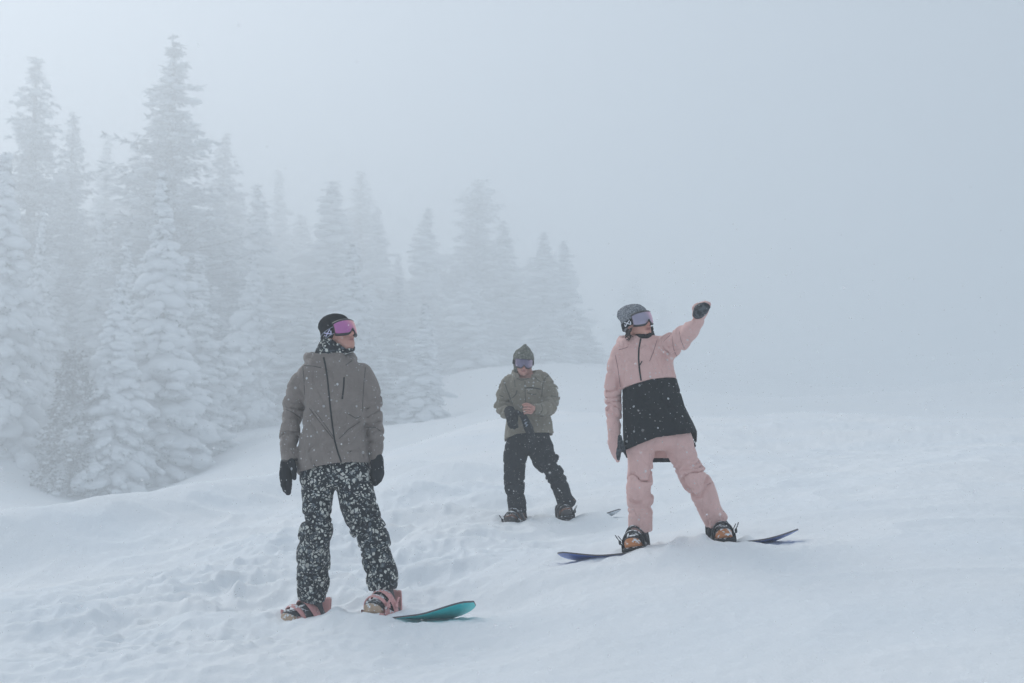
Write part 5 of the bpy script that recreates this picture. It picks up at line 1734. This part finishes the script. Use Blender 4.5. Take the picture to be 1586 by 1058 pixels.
    for nm, ln, w, mt in (('pocket_zip', [(814, 601), (822, 600.5), (831, 601.5), (838, 603)], 0.010, 'zip'), ('pocket_flap', [(816, 608), (824, 611), (831, 610.5)], 0.009, 'olive_seam'),
                          ('pocket_flap', [(801, 604), (799, 611), (794, 616), (789, 617)], 0.010, 'olive_seam'), ('seam', [(850, 580.5), (843, 588), (840, 600), (839, 615)], 0.008, 'olive_seam'),
                          ('seam', [(780, 589), (784, 600), (789, 614), (794, 626)], 0.008, 'olive_seam'), ('seam', [(773, 612), (780, 615)], 0.008, 'olive_seam'), ('seam', [(828, 582), (832, 588), (838, 592)], 0.007, 'olive_seam'),
                          ('seam', [(800, 586), (808, 589), (820, 586)], 0.007, 'olive_seam'), ('seam', [(797, 588), (798, 600)], 0.006, 'olive_seam'), ('cuff_seam', [(838, 626), (841, 634), (836, 642), (829, 643)], 0.008, 'olive_seam'), ('seam', [(853, 613), (865, 615)], 0.007, 'olive_seam'), ('zip_flap', [(813, 590), (813.5, 612), (814, 624)], 0.006, 'olive_seam'), ('seam', [(836, 645), (856, 643)], 0.006, 'olive_seam')):
        g.ribbon(nm, bv, ln, w, mt, jk, 0.002)
    for j in range(5): g.ribbon('pocket_mark', bv, [(816 + j * 1.9, 602.8), (817.2 + j * 1.9, 602.8)], 0.006, 'logo', jk, 0.003)
    tr = trouser(g, 'trousers', [legL, legR], [(660, 819, 26, 0, 0.10), (674, 819, 31, 0, 0.12), (690, 820, 37.5, 0, 0.135), (700, 820, 30, 0, 0.09), (705, 819.5, 12, 0, 0.04)], 'charcoal', g.root, 205, [(0.36, 0.50), (0.30, 0.42)], bounds_of(g, 766, 905, 652, 800, -0.26, 0.30), 0.015, h=0.008)
    # flared gusset and cargo pocket on the downhill leg
    F = Field(g.q(855, 800) - (0, 0.12, 0), g.q(905, 695) + (0, 0.26, 0), 0.0065)
    d, _ = tube_d(F, g.limb([(879, 768, 6, 0.09), (884, 777, 8, 0.10), (889, 781, 6.5, 0.11)]), 0.7, 2, flat1=True)
    solid('trouser_gusset', d, F, 'charcoal', tr)
    F = Field(g.q(852, 724) - (0, 0.14, 0), g.q(876, 696) + (0, 0.14, 0), 0.0065)
    d = ell_d(F, g.q(859.5, 709, -0.03), (0.042, 0.06, 0.038))
    solid('cargo_pocket', near_add(d, F, cloth_noise(209, 0.006, (16, 16, 16)), 0.02), F, 'charcoal', tr)
    glove(g, 'glove', [[(789, 637, 8.6, -0.22), (793, 646, 9.6, -0.27), (794, 654, 8, -0.29)], [(787, 648, 3.2, -0.31), (789, 657, 3.0, -0.33), (792, 662, 2.6, -0.33)], [(792, 650, 3.2, -0.34), (794, 659, 3.0, -0.36), (796.5, 663, 2.6, -0.35)],
                       [(798, 649, 3.2, -0.34), (800, 657, 3.0, -0.36), (801, 661, 2.5, -0.35)], [(800, 638, 3.6, -0.30), (805, 641, 3.2, -0.33), (808, 645, 2.8, -0.33)]], 'glove', g.root, 291, 0.006)
    hg = glove(g, 'dangling_glove', [[(809, 642, 4.5, -0.32), (814, 652, 6.0, -0.31), (819, 664, 6.8, -0.27), (823, 676, 6.2, -0.25)], [(823, 674, 2.6, -0.27), (827, 683, 2.2, -0.25)], [(818, 674, 2.6, -0.27), (820, 684, 2.2, -0.25)]], 'glove', g.root, 292, 0.006)
    bv = bvh_of(hg)
    for ln in ([(811, 652), (815, 649)], [(812, 657), (817, 653)], [(814, 661), (818, 657)], [(813, 653), (816, 660)]):
        g.ribbon('glove_mark', bv, ln, 0.008, 'piping', hg, 0.003)

    cc = np.asarray(c)
    def Lp(x, y, z): return cc + R @ np.array((x, y, z)) * k
    F = Field(cc - np.array((0.19, 0.20, 0.19)), cc + np.array((0.19, 0.20, 0.26)), 0.006)
    d = ell_d(F, Lp(0, -0.012, 0.045), (0.094 * k, 0.116 * k, 0.098 * k), R)
    pk, _ = tube_d(F, [(*Lp(0, -0.01, 0.06), 0.078), (*Lp(-0.004, -0.030, 0.125), 0.050), (*Lp(-0.008, -0.045, 0.178), 0.018)], sub=2)
    d = smin(d, pk, 0.045)
    sk, _ = tube_d(F, [(*Lp(0, -0.03, 0.04), 0.098), (*Lp(0, -0.045, -0.05), 0.088), (*Lp(0, -0.06, -0.13), 0.085)], sub=1)
    d = smin(d, sk, 0.03)
    face = ell_d(F, Lp(0, 0.125, -0.03), (0.083 * k, 0.12 * k, 0.095 * k), R)
    d = np.maximum(d, -face)
    bri, _ = tube_d(F, [(*Lp(0.075, 0.065, 0.062), 0.012), (*Lp(0.045, 0.108, 0.072), 0.012), (*Lp(0, 0.122, 0.074), 0.012), (*Lp(-0.045, 0.108, 0.072), 0.012), (*Lp(-0.075, 0.065, 0.062), 0.012)], sub=2)
    d = smin(d, bri, 0.012)
    d = near_add(d.astype(np.float32), F, cloth_noise(281, 0.006, (16, 16, 12)), 0.02)
    solid('peaked_hood', d, F, 'hat_olive', g.root)
    goggles(g, c, R, k, 'lens_blue', 'knit_black', 'logo', (0.103, 0.124), strap_drop=0.015, mark_at=112)
    snowboard(g, 'olive', math.radians(12), 1.52,
              dict(deck='deck_pale', base='base_grey', edge='edge', strap='bind_grey', plate='bind_grey'),
              'snowboard with grey base nearly buried in snow under the rider in olive', (-0.42, 0.06), ('boot_brown', 'sole_dark'), None, (legL, legR))
rider_olive()

# ================================================================== snow in the air
def falling_snow():
    rs = np.random.RandomState(77)
    n = 16000
    y = (rs.uniform(2.4 ** 2.2, 13 ** 2.2, n)) ** (1 / 2.2)
    x = rs.uniform(-0.52, 0.52, n) * y
    z = rs.uniform(-0.18, 0.40, n) * y
    hh = z - height(x, y)
    keep = (hh > 0.03) & (rs.rand(n) < np.exp(-(np.maximum(hh - 0.3, 0) / 1.05) ** 2))      # thickest near the ground, stirred up by the wind
    P = [np.c_[x, y, z][keep]]
    for (px, py, d0) in ((530, 960, 7.75), (1052, 846, 8.5), (838, 808, 12.0)):      # snow swirling round each rider
        c0 = at(px, py, d0)
        q = c0 + np.c_[rs.normal(0, 0.22, 320), rs.uniform(-1.6, -0.15, 320), rs.uniform(0.1, 1.7, 320)]
        P.append(q)
    P = np.concatenate(P)
    oct_v = np.array([(1, 0, 0), (-1, 0, 0), (0, 1, 0), (0, -1, 0), (0, 0, 1), (0, 0, -1)], float)
    oct_f = np.array([(0, 2, 4), (2, 1, 4), (1, 3, 4), (3, 0, 4), (2, 0, 5), (1, 2, 5), (3, 1, 5), (0, 3, 5)])
    m = len(P)
    r = rs.gamma(3.0, 0.00055, m) + 0.0007
    v = oct_v[None] * (r[:, None, None] * rs.uniform(0.6, 1.3, (m, 6, 1)))
    a = rs.uniform(0, 6.28, m)
    ca, sa = np.cos(a)[:, None], np.sin(a)[:, None]
    v = np.stack([v[..., 0] * ca - v[..., 2] * sa, v[..., 1], v[..., 0] * sa + v[..., 2] * ca], -1) + P[:, None]
    f = (oct_f[None] + 6 * np.arange(m)[:, None, None]).reshape(-1, 3)
    o = mesh_obj('falling_snow', v.reshape(-1, 3), f, M['flake'])
    tag(o, kind='stuff')
    o['label'] = 'snowflakes drifting down through the air'
falling_snow()
